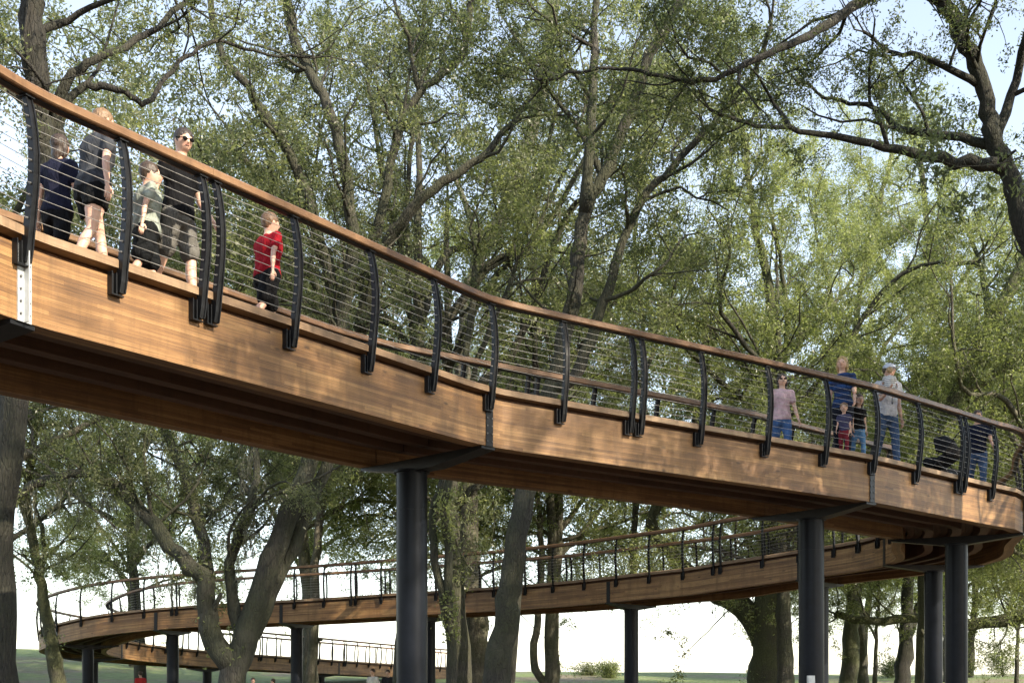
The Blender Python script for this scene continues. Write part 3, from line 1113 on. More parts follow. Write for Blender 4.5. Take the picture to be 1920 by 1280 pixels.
photo_tree('slim_tree', 'slender dark stem rising from behind the near column', 34, [
    D([(792, 1290), (786, 900), (770, 620), (762, 420), (775, 250), (790, 100), (800, -40)], (18, 7), zmin=7.5),
    D([(766, 500), (730, 380), (712, 260), (690, 150)], (9, 4), dY=1),
], 41, bark='bark_dark', leaf='leaf_grey', per_twig=34, group=None)
photo_tree('slim_tree', 'slender stem leaning right, just behind the leaning grey trunk', 36, [
    D([(955, 1290), (985, 950), (1004, 720), (1000, 560), (1014, 420), (1060, 320), (1130, 225), (1180, 120)], (16, 6), zmin=8),
    D([(1002, 620), (960, 500), (930, 400), (920, 300)], (10, 4), dY=1),
], 42, bark='bark_dark', leaf='leaf_bright', per_twig=34, group=None)
photo_tree('slim_tree', 'slender stem standing behind the slim far column', 46, [
    D([(1186, 1290), (1190, 1000), (1202, 800), (1206, 620), (1190, 480), (1202, 340), (1230, 200)], (15, 7), zmin=8),
    D([(1204, 700), (1260, 590), (1300, 520)], (9, 4), dY=1),
], 43, bark='bark', leaf='leaf_bright', lsize=(0.105, 0.044), lens=(3.6, 1.7, 0.7), per_twig=40, group=None)

photo_tree('oak_tree', 'massive mossy trunk beyond the lower ramp at right with a limb arching left', 44, [
    D([(1448, 1290), (1448, 1215), (1446, 1130), (1452, 1040), (1450, 940), (1446, 820), (1446, 680), (1442, 540), (1420, 440), (1405, 350), (1395, 250), (1370, 150)], (92, 9), zmin=8, ivy=(0.5, 7, 160), moss=60, amp=0.3),
    D([(1432, 1215), (1395, 1140), (1330, 1105), (1265, 1045), (1220, 985), (1240, 930), (1290, 860), (1310, 760)], (52, 14), dY=2, zmin=5.5, moss=30),
    D([(1450, 900), (1470, 700), (1474, 600), (1466, 500), (1450, 420)], (16, 7), dY=-2),
    D([(1446, 760), (1370, 660), (1300, 600), (1230, 590)], (16, 6), dY=2),
    D([(1446, 700), (1540, 600), (1600, 520)], (14, 6), dY=2),
], 19, bark='bark_moss', leaf='leaf_bright', lsize=(0.105, 0.044), lens=(3.8, 1.8, 0.7), dens=(0.8, 1.5, 3.0), per_twig=62)

photo_tree('oak_tree', 'mossy trunk between the two right-hand columns, thin upper stem leaning right', 54, [
    D([(1590, 1290), (1597, 1200), (1600, 1100), (1605, 950), (1600, 800), (1600, 660), (1620, 500), (1650, 380), (1672, 290)], (36, 8), zmin=7.5, moss=20),
    D([(1600, 700), (1560, 560), (1530, 440)], (12, 5), dY=-2),
    D([(1605, 760), (1660, 650), (1720, 570)], (12, 5), dY=2),
], 20, bark='bark_moss', leaf='leaf_bright', lsize=(0.112, 0.047), lens=(4.2, 2.0, 0.8), dens=(0.9, 1.5, 2.8), per_twig=62)

photo_tree('oak_tree', 'trunk at the meadow edge beside the rightmost columns', 58, [
    D([(1693, 1268), (1699, 1180), (1705, 1060), (1720, 900), (1752, 760), (1750, 560), (1740, 440), (1725, 300)], (30, 10), zmin=8),
    D([(1712, 1200), (1728, 1120), (1760, 1000), (1810, 880)], (18, 8), zmin=8),
    D([(1750, 600), (1820, 500), (1880, 420)], (12, 5)),
    D([(1750, 640), (1690, 560), (1650, 480)], (12, 5)),
], 21, bark='bark_dark', leaf='leaf_bright', lsize=(0.112, 0.047), lens=(4.2, 2.0, 0.8), dens=(0.9, 1.5, 2.8), per_twig=62)

photo_tree('oak_tree', 'mossy trunk leaning right behind the stroller', 40, [
    D([(1735, 1290), (1738, 1150), (1752, 900), (1790, 750), (1830, 680), (1856, 610), (1905, 520), (1950, 420), (1980, 300)], (38, 22), zmin=7.5, amp=0.3),
    D([(1790, 750), (1870, 700), (1930, 655), (2000, 620)], (20, 10)),
    D([(1856, 610), (1840, 500), (1800, 400)], (16, 6), dY=2),
], 22, bark='bark_moss', leaf='leaf_bright', lsize=(0.10, 0.042), lens=(3.4, 1.6, 0.65), dens=(0.8, 1.6, 3.2), per_twig=56)

photo_tree('oak_tree', 'oak outside the right edge whose mossy limb runs level over the meadow', 48, [
    D([(2075, 1290), (2070, 1200), (2060, 1100), (2040, 900), (1990, 700), (1950, 560)], (80, 26), zmin=6),
    D([(2066, 1170), (1960, 1150), (1880, 1162), (1800, 1168), (1720, 1157), (1640, 1165), (1565, 1150)], (36, 14), zmin=3.6, dens=0.9, ivy=(3, 6, 300), moss=10),
    D([(2050, 1000), (1960, 960), (1880, 920), (1830, 900)], (24, 8), zmin=4),
], 23, bark='bark_moss', leaf='leaf_oak', lsize=(0.10, 0.042), lens=(2.6, 1.3, 0.6), dens=(0.8, 1.6, 3.2), per_twig=56)

photo_tree('slim_tree', 'short crooked mossy trunk left of the lower ramp loop', 36, [
    D([(110, 1290), (100, 1220), (86, 1150), (76, 1080), (60, 1000), (52, 920), (70, 800), (100, 680)], (30, 14), zmin=4.2, dens=1.6, ivy=(2.5, 8, 200), amp=0.3),
    D([(86, 1150), (75, 1080), (85, 1040), (78, 980)], (12, 8), zmin=4.0),
    D([(60, 1000), (30, 900), (40, 780)], (12, 6), zmin=4.5),
], 24, bark='bark_moss', leaf='leaf_bright', per_twig=34)

for k, (x, w, Y, top) in enumerate(((1640, 9, 50, 1040), (1905, 9, 52, 960))):
    photo_tree('sapling', ('thin sapling between the two right-hand columns' if k == 0 else 'thin sapling on the meadow at the right edge'), Y, [
        D([(x, 1290), (x + 3, 1200), (x + 8, 1120), (x + 4, top), (x, top - 80)], (w, 4), zmin=3.3, dens=1.2),
        D([(x + 3, 1190), (x - 25, 1130), (x - 45, 1060)], (5, 3), zmin=3.0),
    ], 30 + k, group=None, leaf='leaf_bright', lens=(1.6, 0.9, 0.45), per_twig=34)


# generic trees for the wood behind and for the grove round the camera
def make_proto(seed, leaf, bark, h=18.0, per=48, lsize=(0.115, 0.049), zmin=5.0, low=True):
    T_ = Tree(seed, bark=bark, leaf=leaf, lsize=lsize, lens=(4.0, 2.0, 0.85), dens=(0.75, 1.5, 2.6), per_twig=per, zmin=zmin, twig_wood=False)
    rng = T_.rng
    fork = h * rng.uniform(0.26, 0.34)
    ln = rng.uniform(-0.6, 0.6, 2)
    tr = [np.array((0, 0, -0.3)), np.array((ln[0] * 0.3, ln[1] * 0.3, fork * 0.5)), np.array((ln[0], ln[1], fork)), np.array((ln[0] * 1.6, ln[1] * 1.4, h * 0.55)), np.array((ln[0] * 1.2, ln[1] * 2.0, h * 0.82))]
    T_.limb(tr, [0.30, 0.24, 0.20, 0.14, 0.06], 12)
    n = 6
    for k in range(n):
        a = k * 6.283 / n + rng.uniform(-0.4, 0.4)
        z0 = fork + (h * 0.4) * k / n * rng.uniform(0.5, 1)
        ext = h * rng.uniform(0.24, 0.36)
        st = np.array((ln[0] * z0 / fork * 0.8, ln[1] * z0 / fork * 0.8, z0)) if z0 < h * .5 else tr[3]
        pts = [st]
        for q in (0.35, 0.7, 1.0):
            pts.append(st + np.array((math.cos(a) * ext * q, math.sin(a) * ext * q, h * rng.uniform(0.22, 0.38) * q)) + rng.normal(0, 0.3, 3))
        T_.limb(pts, [0.12, 0.04], 8)
    for k in range(4 if low else 0):
        a = k * 1.571 + rng.uniform(-0.5, 0.5)
        st = tr[2] * np.array((1, 1, rng.uniform(0.95, 1.25)))
        ext = h * rng.uniform(0.26, 0.36)
        pts = [st] + [st + np.array((math.cos(a) * ext * q, math.sin(a) * ext * q, dz)) + rng.normal(0, 0.2, 3) for q, dz in ((0.35, 0.9), (0.7, 1.3), (1.0, rng.uniform(0.8, 1.4)))]
        T_.limb(pts, [0.09, 0.03], 7, zmin=3.0, dens=1.7)
    return T_


PROTO = []
for seed, leaf, bark, low in ((101, 'leaf_grey', 'bark', False), (102, 'leaf_bright', 'bark', True), (103, 'leaf_oak', 'bark_pale', False), (104, 'leaf_bright', 'bark_pale', True)):
    PROTO.append(make_proto(seed, leaf, bark, low=low))
placed = {}


def place_tree(k, x, y, sc, rz, label, group):
    z = ground_z(x, y) - 0.1
    if k not in placed:
        t = PROTO[k].build('background_tree', (0, 0, 0), label, group)
        placed[k] = t
        src = t
    else:
        src = placed[k]
        t = empty('background_tree')
        tag(t, label, 'tree', group)
        for ch in src.children:
            c = ch.copy()
            COL.objects.link(c)
            c.parent = t
    t.location = (x, y, z)
    t.rotation_euler = (0, 0, rz)
    t.scale = (sc, sc, sc * random.uniform(0.92, 1.1))
    return t


BACK = [(-16, 33, 1.15, 0, 'tree outside the left edge whose crown hangs over the walkers'),
        (-14.4, 30.5, 1.1, 2, 'dark-leaved tree outside the left edge, nearest the crooked mossy trunk'),
        (-3.1, 34, 1.2, 0, 'tree hidden straight behind the near column, its dark crown above the handrail'),
        (-1.6, 37.5, 1.15, 0, 'tree close behind the vine-wrapped double stem'),
        (9.3, 40, 1.05, 1, 'yellow-green tree at the foot of the massive mossy trunk'),
        (16.8, 38, 0.95, 3, 'yellow-green tree at the right edge beyond the walkway bend'),
        (21, 44, 1.0, 1, 'tree outside the right edge, its crown over the walkway bend'),
        (-21.5, 50, 1.15, 0, 'grey-green tree at the left edge beyond the ramp loop'),
        (-9, 53, 1.25, 3, 'yellow-green tree just behind the slim pale forked trunk'),
        (-2.5, 58, 1.2, 1, 'yellow-green tree behind the pale twin trunk'),
        (1.8, 54, 1.2, 3, 'yellow-green tree directly behind the straight brown trunk'),
        (12, 56, 1.1, 3, 'yellow-green tree screened by the massive mossy trunk'),
        (18, 60, 1.1, 1, 'yellow-green tree behind the mossy trunk between the right-hand columns'),
        (25, 55, 1.1, 3, 'yellow-green tree at the right edge over the level mossy limb'),
        (-19, 60, 1.1, 0, 'grey-green tree seen through the arch of the many-stemmed tree'),
        (-11.6, 66, 1.15, 2, 'dark-leaved far tree left of the near column'),
        (-25.5, 79, 1.1, 1, 'yellow-green far tree above the ramp loop'),
        (24.5, 82, 1.05, 3, 'yellow-green far tree between the right-hand columns'),
        (33.5, 86, 1.1, 1, 'yellow-green far tree right of the rightmost column'),
        (-33, 66, 1.25, 2, 'dark far tree on the slope outside the left edge'),
        (29, 78, 1.25, 1, 'far tree on the meadow beside the rightmost column'),
        (40, 84, 1.3, 3, 'farthest tree on the meadow outside the right edge'),
        (-44, 84, 1.3, 2, 'farthest tree on the slope outside the left edge')]
for i, (x, y, sc, k, lb) in enumerate(BACK):
    place_tree(k, x, y, sc, random.uniform(0, 6.28), lb, 'wood behind the walkway')
GROVE = [(13.4, 17.0, 0.95, 2, 'dark-leaved tree right of the view, beside the bend of the walkway'), (15.2, 12.4, 1.1, 2, 'dark-leaved tree right of the view, nearer the viewpoint than the bend'), (18.5, 10.0, 1.25, 0, 'tall grey-green tree right of the view, farther from the walkway'),
         (10.0, 1.5, 1.05, 2, 'dark-leaved tree right of the viewpoint, shading the near beam'), (9, -12, 1.1, 3, 'yellow-green tree farthest behind the viewpoint')]
for i, (x, y, sc, k, lb) in enumerate(GROVE):
    place_tree(k, x, y, sc, random.uniform(0, 6.28), lb, 'grove round the viewpoint')



# ------------------------------------------------------------------ people
def ring(c, u, v, a, b, n=12):
    return [Vector(c) + Vector(u) * (a * math.cos(2 * math.pi * k / n)) + Vector(v) * (b * math.sin(2 * math.pi * k / n)) for k in range(n)]


class Solid:
    """overlapping closed lofts, later fused into one skin"""
    def __init__(s):
        s.v, s.f = [], []

    def loft(s, rings):
        n = len(rings[0])
        b = len(s.v)
        for r_ in rings: s.v.extend(r_)
        for i in range(len(rings) - 1):
            for k in range(n):
                s.f.append((b + i * n + k, b + i * n + (k + 1) % n, b + (i + 1) * n + (k + 1) % n, b + (i + 1) * n + k))
        s.f.append(tuple(b + k for k in reversed(range(n))))
        s.f.append(tuple(b + (len(rings) - 1) * n + k for k in range(n)))

    def capsule(s, pts, rads, flat=1.0, side=None, n=12):
        """tapered limb through pts with round ends"""
        pts = [Vector(p) for p in pts]
        ext_p, ext_r = [], []
        d0 = (pts[0] - pts[1]).normalized()
        d1 = (pts[-1] - pts[-2]).normalized()
        for a in (0.97, 0.7, 0.35):
            ext_p.append(pts[0] + d0 * rads[0] * a); ext_r.append(rads[0] * math.sqrt(1 - a * a))
        ext_p += pts; ext_r += list(rads)
        for a in (0.35, 0.7, 0.97):
            ext_p.append(pts[-1] + d1 * rads[-1] * a); ext_r.append(rads[-1] * math.sqrt(1 - a * a))
        rings = []
        N = len(ext_p)
        for i in range(N):
            d = (ext_p[min(i + 1, N - 1)] - ext_p[max(i - 1, 0)]).normalized()
            u = Vector(side) if side is not None else d.orthogonal()
            u = (u - d * u.dot(d)).normalized()
            v = d.cross(u)
            rings.append(ring(ext_p[i], u, v, ext_r[i], ext_r[i] * flat, n))
        s.loft(rings)

    def ball(s, c, rx, ry, rz, n=14, m=9):
        rings = []
        for i in range(m):
            t = math.pi * (i + 0.35) / (m - 0.3)
            rings.append(ring(Vector(c) + Vector((0, 0, -math.cos(t) * rz)), (1, 0, 0), (0, 1, 0), rx * math.sin(t), ry * math.sin(t), n))
        s.loft(rings)

    def fuse(s, name, m, voxel, smooth=4, folds=0.0, freq=9.0):
        me = bpy.data.meshes.new(name)
        me.from_pydata([tuple(p) for p in s.v], [], s.f)
        me.update()
        o = bpy.data.objects.new('tmp', me)
        TMP.collection.objects.link(o)
        md = o.modifiers.new('r', 'REMESH'); md.mode = 'VOXEL'; md.voxel_size = voxel
        ms = o.modifiers.new('s', 'SMOOTH'); ms.factor = 0.5; ms.iterations = smooth
        with bpy.context.temp_override(scene=TMP, view_layer=TMP.view_layers[0]):
            dg = bpy.context.evaluated_depsgraph_get()
            dg.update()
            out = bpy.data.meshes.new_from_object(o.evaluated_get(dg))
        out.name = name
        bpy.data.objects.remove(o)
        bpy.data.meshes.remove(me)
        if folds:
            nv_ = len(out.vertices)
            c = np.empty(nv_ * 3, np.float32); out.vertices.foreach_get('co', c); c = c.reshape(-1, 3)
            vn = np.empty(nv_ * 3, np.float32); out.vertices.foreach_get('normal', vn); vn = vn.reshape(-1, 3)
            x, y, z = (c * (freq * 3.2)).T
            n_ = np.sin(x + 1.7 * np.sin(z * 0.6 + y)) * np.cos(y * 0.9 + 1.3 * np.sin(z * 0.45 - x * 0.7)) + 0.6 * np.sin(z * 1.1 + 2.0 * np.sin(x * 0.8) + 1.5 * np.sin(y * 1.3))
            out.vertices.foreach_set('co', (c + vn * (folds * 0.5 * n_)[:, None]).ravel().astype(np.float32))
            out.update()
        out.polygons.foreach_set('use_smooth', [True] * len(out.polygons))
        out.materials.clear()
        out.materials.append(m)
        return out


TMP = bpy.data.scenes.new('tmp')


SKIN = [skin_mat('fair_skin', (0.62, 0.40, 0.30)), skin_mat('tanned_skin', (0.50, 0.30, 0.21))]
_fab = {}


def fab(c, stripes=None):
    k = (c, str(stripes))
    if k not in _fab:
        _fab[k] = fabric_mat('cloth', c, stripes=stripes)
    return _fab[k]


_hr = {}


def hairm(c):
    if c not in _hr: _hr[c] = hair_mat('hair', c)
    return _hr[c]


def person(loc, face, H, label, top, bottom, hair=(0.06, 0.035, 0.02), skin=0, legs=((12, 6), (-10, 14)), arms=((-8, 8, 15), (12, 8, 20)),
           lean=3, yaw=0, nod=0, shorts=False, long_hair=False, child=0.0, female=False, sleeve=0.5, shoes=(0.05, 0.05, 0.055), glasses=False, cap=None,
           group=None, vox=0.018, width=1.0, short_len=0.82, bottom_side=None, top_stripes=None, detail=True):
    """A standing or walking figure facing local +Y. legs: (hip swing, knee bend) for left, right; arms: (swing forward, spread, elbow)."""
    t = empty('person', loc, face)
    tag(t, label, 'person', group)
    hs = 1.0 + child * 0.45                       # a child's head is larger for its height
    R_ = lambda deg, ax: Matrix.Rotation(rad(deg), 3, ax)
    hipz = H * (0.50 - 0.02 * child)
    body, shirt, pants = Solid(), Solid(), Solid()
    lz = R_(-lean, 'X')

    def tor(x, y, z):
        return Vector((0, 0, hipz)) + lz @ Vector((x * H, y * H, z * H))
    wsh = (0.104 if female else 0.115) * width * (1 - 0.08 * child)
    whp = (0.098 if female else 0.090) * width
    wst = (0.074 if female else 0.084) * width
    rows = [(-0.045, whp * 0.75, 0.05), (-0.01, whp, 0.066), (0.04, whp * 0.97, 0.066), (0.10, wst, 0.056), (0.15, wst * 1.03, 0.058), (0.215, wst * 1.14, 0.066), (0.265, wsh * 0.93, 0.063), (0.30, wsh * 0.86, 0.052), (0.322, wsh * 0.58, 0.042), (0.338, 0.036, 0.034), (0.385, 0.031, 0.033)]
    ux, uy = Vector((1, 0, 0)), lz @ Vector((0, 1, 0))
    body.loft([ring(tor(0, 0, z), ux, uy, a * H * 0.96, b * width * H * 0.96) for z, a, b in rows])
    shirt.loft([ring(tor(0, 0, z), ux, uy, a * H * 1.05 + 0.012, b * width * H * 1.06 + 0.014) for z, a, b in rows[1:-2]] + [ring(tor(0, 0, 0.333), ux, uy, 0.047 * H, 0.045 * H)])
    pants.loft([ring(tor(0, 0, z), ux, uy, a * H * 1.02 + 0.008, b * width * H * 1.02 + 0.01) for z, a, b in [(-0.065, whp * 0.8, 0.055)] + rows[1:4]])
    shoe_l = []
    minz = 1e9
    legs_p = []
    thigh, shin = H * 0.235, H * 0.235
    if child: thigh, shin = thigh * 0.97, shin * 0.97
    for sd, (sw, kn) in zip((-1, 1), legs):
        hip = Vector((sd * 0.052 * H * width, 0, hipz - 0.005 * H))
        d1 = R_(sw, 'X') @ Vector((sd * 0.03, 0, -1)).normalized()
        knee = hip + d1 * thigh
        d2 = R_(sw - kn, 'X') @ Vector((0, 0, -1))
        ank = knee + d2 * shin
        legs_p.append((sd, hip, knee, ank))
        minz = min(minz, ank.z)
    drop = minz - 0.042 * H
    for sd, hip, knee, ank in legs_p:
        mid = hip.lerp(knee, 0.5)
        calf = knee.lerp(ank, 0.32) + Vector((0, -0.008 * H, 0))
        body.capsule([hip, mid, knee, calf, ank], [0.050 * H * width, 0.044 * H * width, 0.031 * H, 0.033 * H, 0.020 * H])
        if shorts:
            kk = hip.lerp(knee, short_len)
            pants.capsule([hip, mid, kk], [0.058 * H * width, 0.057 * H * width, 0.057 * H * width])
        else:
            pants.capsule([hip, mid, knee, calf, ank + Vector((0, 0, 0.012 * H))], [0.056 * H * width, 0.050 * H * width, 0.040 * H, 0.040 * H, 0.033 * H])
        sh = Solid()
        a = ank + Vector((0, 0, -0.02 * H))
        sh.capsule([a + Vector((0, -0.022 * H, 0)), a + Vector((0, 0.03 * H, 0.002)), a + Vector((0, 0.095 * H, -0.006 * H))], [0.027 * H, 0.027 * H, 0.022 * H], 0.85, (1, 0, 0))
        sh.capsule([ank + Vector((0, 0, 0.012 * H)), a], [0.024 * H, 0.026 * H])
        shoe_l.append(sh)
    fing = MB()
    for sd, (sw, sp, el) in zip((-1, 1), arms):
        shd = tor(sd * (wsh - 0.008), 0, 0.292)
        M1 = lz @ R_(sw, 'X') @ R_(-sd * sp, 'Y')
        d1 = M1 @ Vector((0, 0, -1))
        elb = shd + d1 * (0.172 * H)
        d2 = (M1 @ R_(el, 'X')) @ Vector((0, 0, -1))
        wr = elb + d2 * (0.140 * H)
        fa = elb.lerp(wr, 0.3)
        palm = wr + d2 * (0.045 * H)
        body.capsule([shd, shd.lerp(elb, 0.5), elb, fa, wr], [0.031 * H, 0.027 * H, 0.0215 * H, 0.0225 * H, 0.0145 * H])
        sx = M1 @ Vector((0, 1, 0))
        body.capsule([wr, wr.lerp(palm, 0.5), palm], [0.0145 * H, 0.020 * H, 0.021 * H], 0.55, sx)
        # shoulder cap + sleeve
        shirt.capsule([tor(sd * wsh * 0.6, 0, 0.295), shd], [0.040 * H, 0.041 * H])
        shirt.capsule([shd, shd.lerp(elb, sleeve)], [0.041 * H, 0.038 * H])
        if sleeve > 0.95:
            shirt.capsule([elb, elb.lerp(wr, 0.9)], [0.034 * H, 0.026 * H])
        if detail:
            nrm = d2.cross(sx).normalized() * (1 if sd > 0 else -1)
            for q, L in enumerate((0.040, 0.046, 0.043, 0.034)):
                o0 = palm + sx * ((1.5 - q) * 0.0098 * H) + d2 * 0.008 * H
                c1 = o0 + (d2 + nrm * -0.15) .normalized() * L * H * 0.55
                c2 = c1 + (d2 + nrm * -0.75).normalized() * L * H * 0.55
                fing.tube([o0, c1, c2], [0.0052 * H, 0.0049 * H, 0.004 * H], 6)
            o0 = wr + sx * 0.014 * H + d2 * 0.014 * H
            c1 = o0 + (sx * 0.8 + d2).normalized() * 0.024 * H
            fing.tube([o0, c1, c1 + (d2 + sx * 0.1).normalized() * 0.022 * H], [0.0062 * H, 0.0056 * H, 0.0045 * H], 6)
    # head
    neck_top = tor(0, 0.012, 0.375)
    MH = R_(yaw, 'Z') @ R_(-nod - lean * 0.3, 'X')
    hr = H * 0.064 * hs

    def hd(x, y, z):
        return neck_top + MH @ Vector((x * hr, y * hr, z * hr + hr * 0.86))
    head = Solid()
    head.ball((0, 0, 0), 0.76, 0.92, 1.0)
    head.ball((0, 0.16, -0.45), 0.56, 0.66, 0.58)
    head.capsule([(0, 0.88, 0.12), (0, 1.02, -0.16)], [0.08, 0.13])
    head.ball((0, 0.72, -0.6), 0.2, 0.18, 0.12)
    for sd in (-1, 1): head.ball((sd * 0.78, -0.05, -0.05), 0.09, 0.16, 0.24)
    b0 = len(body.v)
    body.v.extend([hd(*p) for p in head.v])
    body.f.extend([tuple(b0 + k for k in f) for f in head.f])
    zero = Vector((0, 0, -drop))
    for so in (body, shirt, pants, *shoe_l):
        so.v = [p + zero for p in so.v]
    me = body.fuse('body', SKIN[skin], vox, 2)
    if detail and fing.v:
        bmx = MB()
        vs = [tuple(v.co) for v in me.vertices]
        fs = [tuple(p.vertices) for p in me.polygons]
        nb_ = len(vs)
        vs += [tuple(Vector(p) + zero) for p in fing.v]
        fs += [tuple(nb_ + k for k in f) for f in fing.f]
        me2 = bpy.data.meshes.new('body')
        me2.from_pydata(vs, [], fs)
        me2.polygons.foreach_set('use_smooth', [True] * len(fs))
        me2.materials.append(SKIN[skin])
        me = me2
    link('body', me, t)
    link('shirt', shirt.fuse('shirt', fab(top, top_stripes), vox * 1.1, 3, 0.014), t)
    link('shorts' if shorts else 'trousers', pants.fuse('trousers', fab(bottom), vox * 1.1, 3, 0.011), t)
    for sh in shoe_l:
        link('shoe', sh.fuse('shoe', fab(shoes), vox, 2), t)
    hs_ = Solid()
    hs_.ball((0, -0.14, 0.24), 0.88, 0.96, 0.93)
    if long_hair:
        hs_.capsule([(0, -0.5, 0.1), (0, -0.62, -0.9), (0, -0.6, -1.7)], [0.62, 0.55, 0.32], 0.6, (1, 0, 0))
        for sd in (-1, 1): hs_.capsule([(sd * 0.62, -0.1, 0.3), (sd * 0.74, -0.15, -0.6), (sd * 0.66, -0.2, -1.3)], [0.26, 0.26, 0.15])
    elif not cap:
        hs_.ball((0, -0.45, -0.15), 0.68, 0.52, 0.6)
    hs_.v = [hd(*p) + zero for p in hs_.v]
    link('hair', hs_.fuse('hair', hairm(hair), vox * 0.7, 2, 0.006, 26.0), t)
    if cap:
        cp = Solid()
        cp.ball((0, -0.08, 0.42), 0.9, 1.0, 0.74)
        cp.capsule([(0, 0.75, 0.38), (0, 1.35, 0.28)], [0.62, 0.42], 0.14, (1, 0, 0))
        cp.v = [hd(*p) + zero for p in cp.v]
        link('cap', cp.fuse('cap', fab(cap), vox * 0.7, 2), t)
    if detail:
        for sd in (-1, 1):
            e = Solid(); e.ball((sd * 0.30, 0.82, 0.04), 0.10, 0.07, 0.06, 8, 6)
            b = MB(); b.add([hd(*p) + zero for p in e.v], e.f, None, True); b.build('eye', M['black_plastic'], t)
        e = Solid(); e.ball((0, 0.86, -0.42), 0.22, 0.07, 0.045, 8, 6)
        b = MB(); b.add([hd(*p) + zero for p in e.v], e.f, None, True); b.build('mouth', LIPS, t)
    if glasses:
        b = MB()
        for sd in (-1, 1):
            e = Solid(); e.ball((sd * 0.33, 0.93, 0.05), 0.25, 0.06, 0.17, 10, 6)
            b.add([hd(*p) + zero for p in e.v], e.f, None, True)
            b.tube([hd(sd * 0.55, 0.85, 0.08) + zero, hd(sd * 0.8, 0.1, 0.1) + zero], [0.004, 0.004], 5)
        b.tube([hd(-0.2, 0.96, 0.08) + zero, hd(0.2, 0.96, 0.08) + zero], [0.004, 0.004], 5)
        b.build('glasses', M['lens'], t)
    return t


LIPS = skin_mat('lips', (0.36, 0.15, 0.12))


def spot(px, d):
    """place on the upper deck seen at photo column px, d metres in from the camera-side edge; returns location and path heading"""
    best = None
    for s in np.linspace(S_UP[2], S_UP[20] + 0.8, 900):
        p = at_path(s, W - d)
        e = abs(960 + p.x / p.y * FPX - px)
        if best is None or e < best[0]:
            best = (e, p, s)
    _, t_ = path(best[2])
    return best[1], math.atan2(t_[1], t_[0]) - math.pi / 2


def on_deck(px, d, turn, **kw):
    p, h = spot(px, d)
    p.z += 0.001
    return person(p, h + rad(turn), **kw)


GL, GR = 'walkers on the left of the upper deck', 'walkers on the right of the upper deck'
on_deck(106, 1.25, 12, H=1.6, label='woman in a navy top and black trousers behind the grey shirt, leftmost walker', top=(0.008, 0.009, 0.022), bottom=(0.004, 0.004, 0.005),
        hair=(0.035, 0.02, 0.012), female=True, long_hair=True, group=GL, skin=1)
on_deck(172, 0.55, -12, H=1.68, label='person in a grey T-shirt and black shorts seen from behind', top=(0.040, 0.043, 0.050), bottom=(0.003, 0.0035, 0.004), shorts=True, short_len=0.45,
        hair=(0.20, 0.12, 0.06), lean=9, legs=((22, 10), (-8, 18)), arms=((10, 12, 20), (-6, 14, 12)), female=True, width=1.25, group=GL)
on_deck(274, 0.6, -32, H=1.34, label='child in a pale green T-shirt beside the post, dark shorts', top=(0.26, 0.29, 0.25), bottom=(0.006, 0.007, 0.008), shorts=True, child=0.6,
        hair=(0.05, 0.03, 0.018), legs=((14, 8), (-12, 12)), arms=((18, 8, 20), (-14, 14, 8)), width=1.4, group=GL)
on_deck(335, 0.55, -80, H=1.80, label='smiling man in sunglasses and black shirt looking over the handrail', top=(0.004, 0.004, 0.005), bottom=(0.10, 0.095, 0.085), shorts=True,
        hair=(0.03, 0.02, 0.014), glasses=True, legs=((10, 5), (-14, 12)), arms=((12, 10, 25), (-16, 12, 10)), nod=12, yaw=-25, width=1.05, group=GL)
on_deck(500, 0.65, -18, H=1.42, label='child in a red T-shirt and black shorts walking alone', top=(0.27, 0.008, 0.016), bottom=(0.004, 0.004, 0.005), shorts=True, child=0.45,
        hair=(0.16, 0.09, 0.045), legs=((20, 8), (-14, 22)), arms=((14, 12, 25), (-16, 14, 10)), width=1.36, group=GL, shoes=(0.10, 0.06, 0.04))
on_deck(1466, 1.55, -125, H=1.64, label='woman in a pale pink blouse and blue jeans', top=(0.48, 0.33, 0.35), bottom=(0.05, 0.10, 0.22), hair=(0.03, 0.018, 0.012), female=True,
        long_hair=True, glasses=True, arms=((4, 14, 15), (-6, 10, 12)), group=GR)
on_deck(1580, 0.45, -150, H=1.76, label='fair-haired adult in a blue striped top and dark trousers', top=(0.02, 0.05, 0.14), top_stripes=((0.02, 0.03, 0.07), 0.12), bottom=(0.012, 0.014, 0.022),
        hair=(0.40, 0.27, 0.11), female=True, long_hair=True, arms=((10, 8, 40), (-4, 8, 20)), group=GR)
on_deck(1609, 0.4, -120, H=1.14, label='child in a black top and blue leggings beside the striped top', top=(0.008, 0.007, 0.007), bottom=(0.08, 0.17, 0.30), child=0.7, hair=(0.09, 0.05, 0.025),
        group=GR, long_hair=True, female=True)
on_deck(1582, 0.22, -140, H=0.86, label='toddler in red trousers in front of the striped top', top=(0.05, 0.05, 0.10), bottom=(0.16, 0.02, 0.03), child=1.0, hair=(0.22, 0.13, 0.06), shoes=(0.5, 0.12, 0.18), group=GR)
dad = on_deck(1664, 0.42, -115, H=1.86, label='man in a white T-shirt, cap and jeans carrying a baby', top=(0.5, 0.5, 0.53), bottom=(0.045, 0.075, 0.14), hair=(0.06, 0.04, 0.025), cap=(0.45, 0.48, 0.55),
              arms=((-6, 8, 15), (22, 6, 95)), group=GR, yaw=25)
on_deck(1832, 0.85, -160, H=1.74, label='man in a navy T-shirt and jeans right of the stroller', top=(0.007, 0.010, 0.024), bottom=(0.05, 0.085, 0.16), hair=(0.05, 0.03, 0.02), skin=1, group=GR, width=1.08,
        arms=((22, 8, 30), (10, 10, 20)))
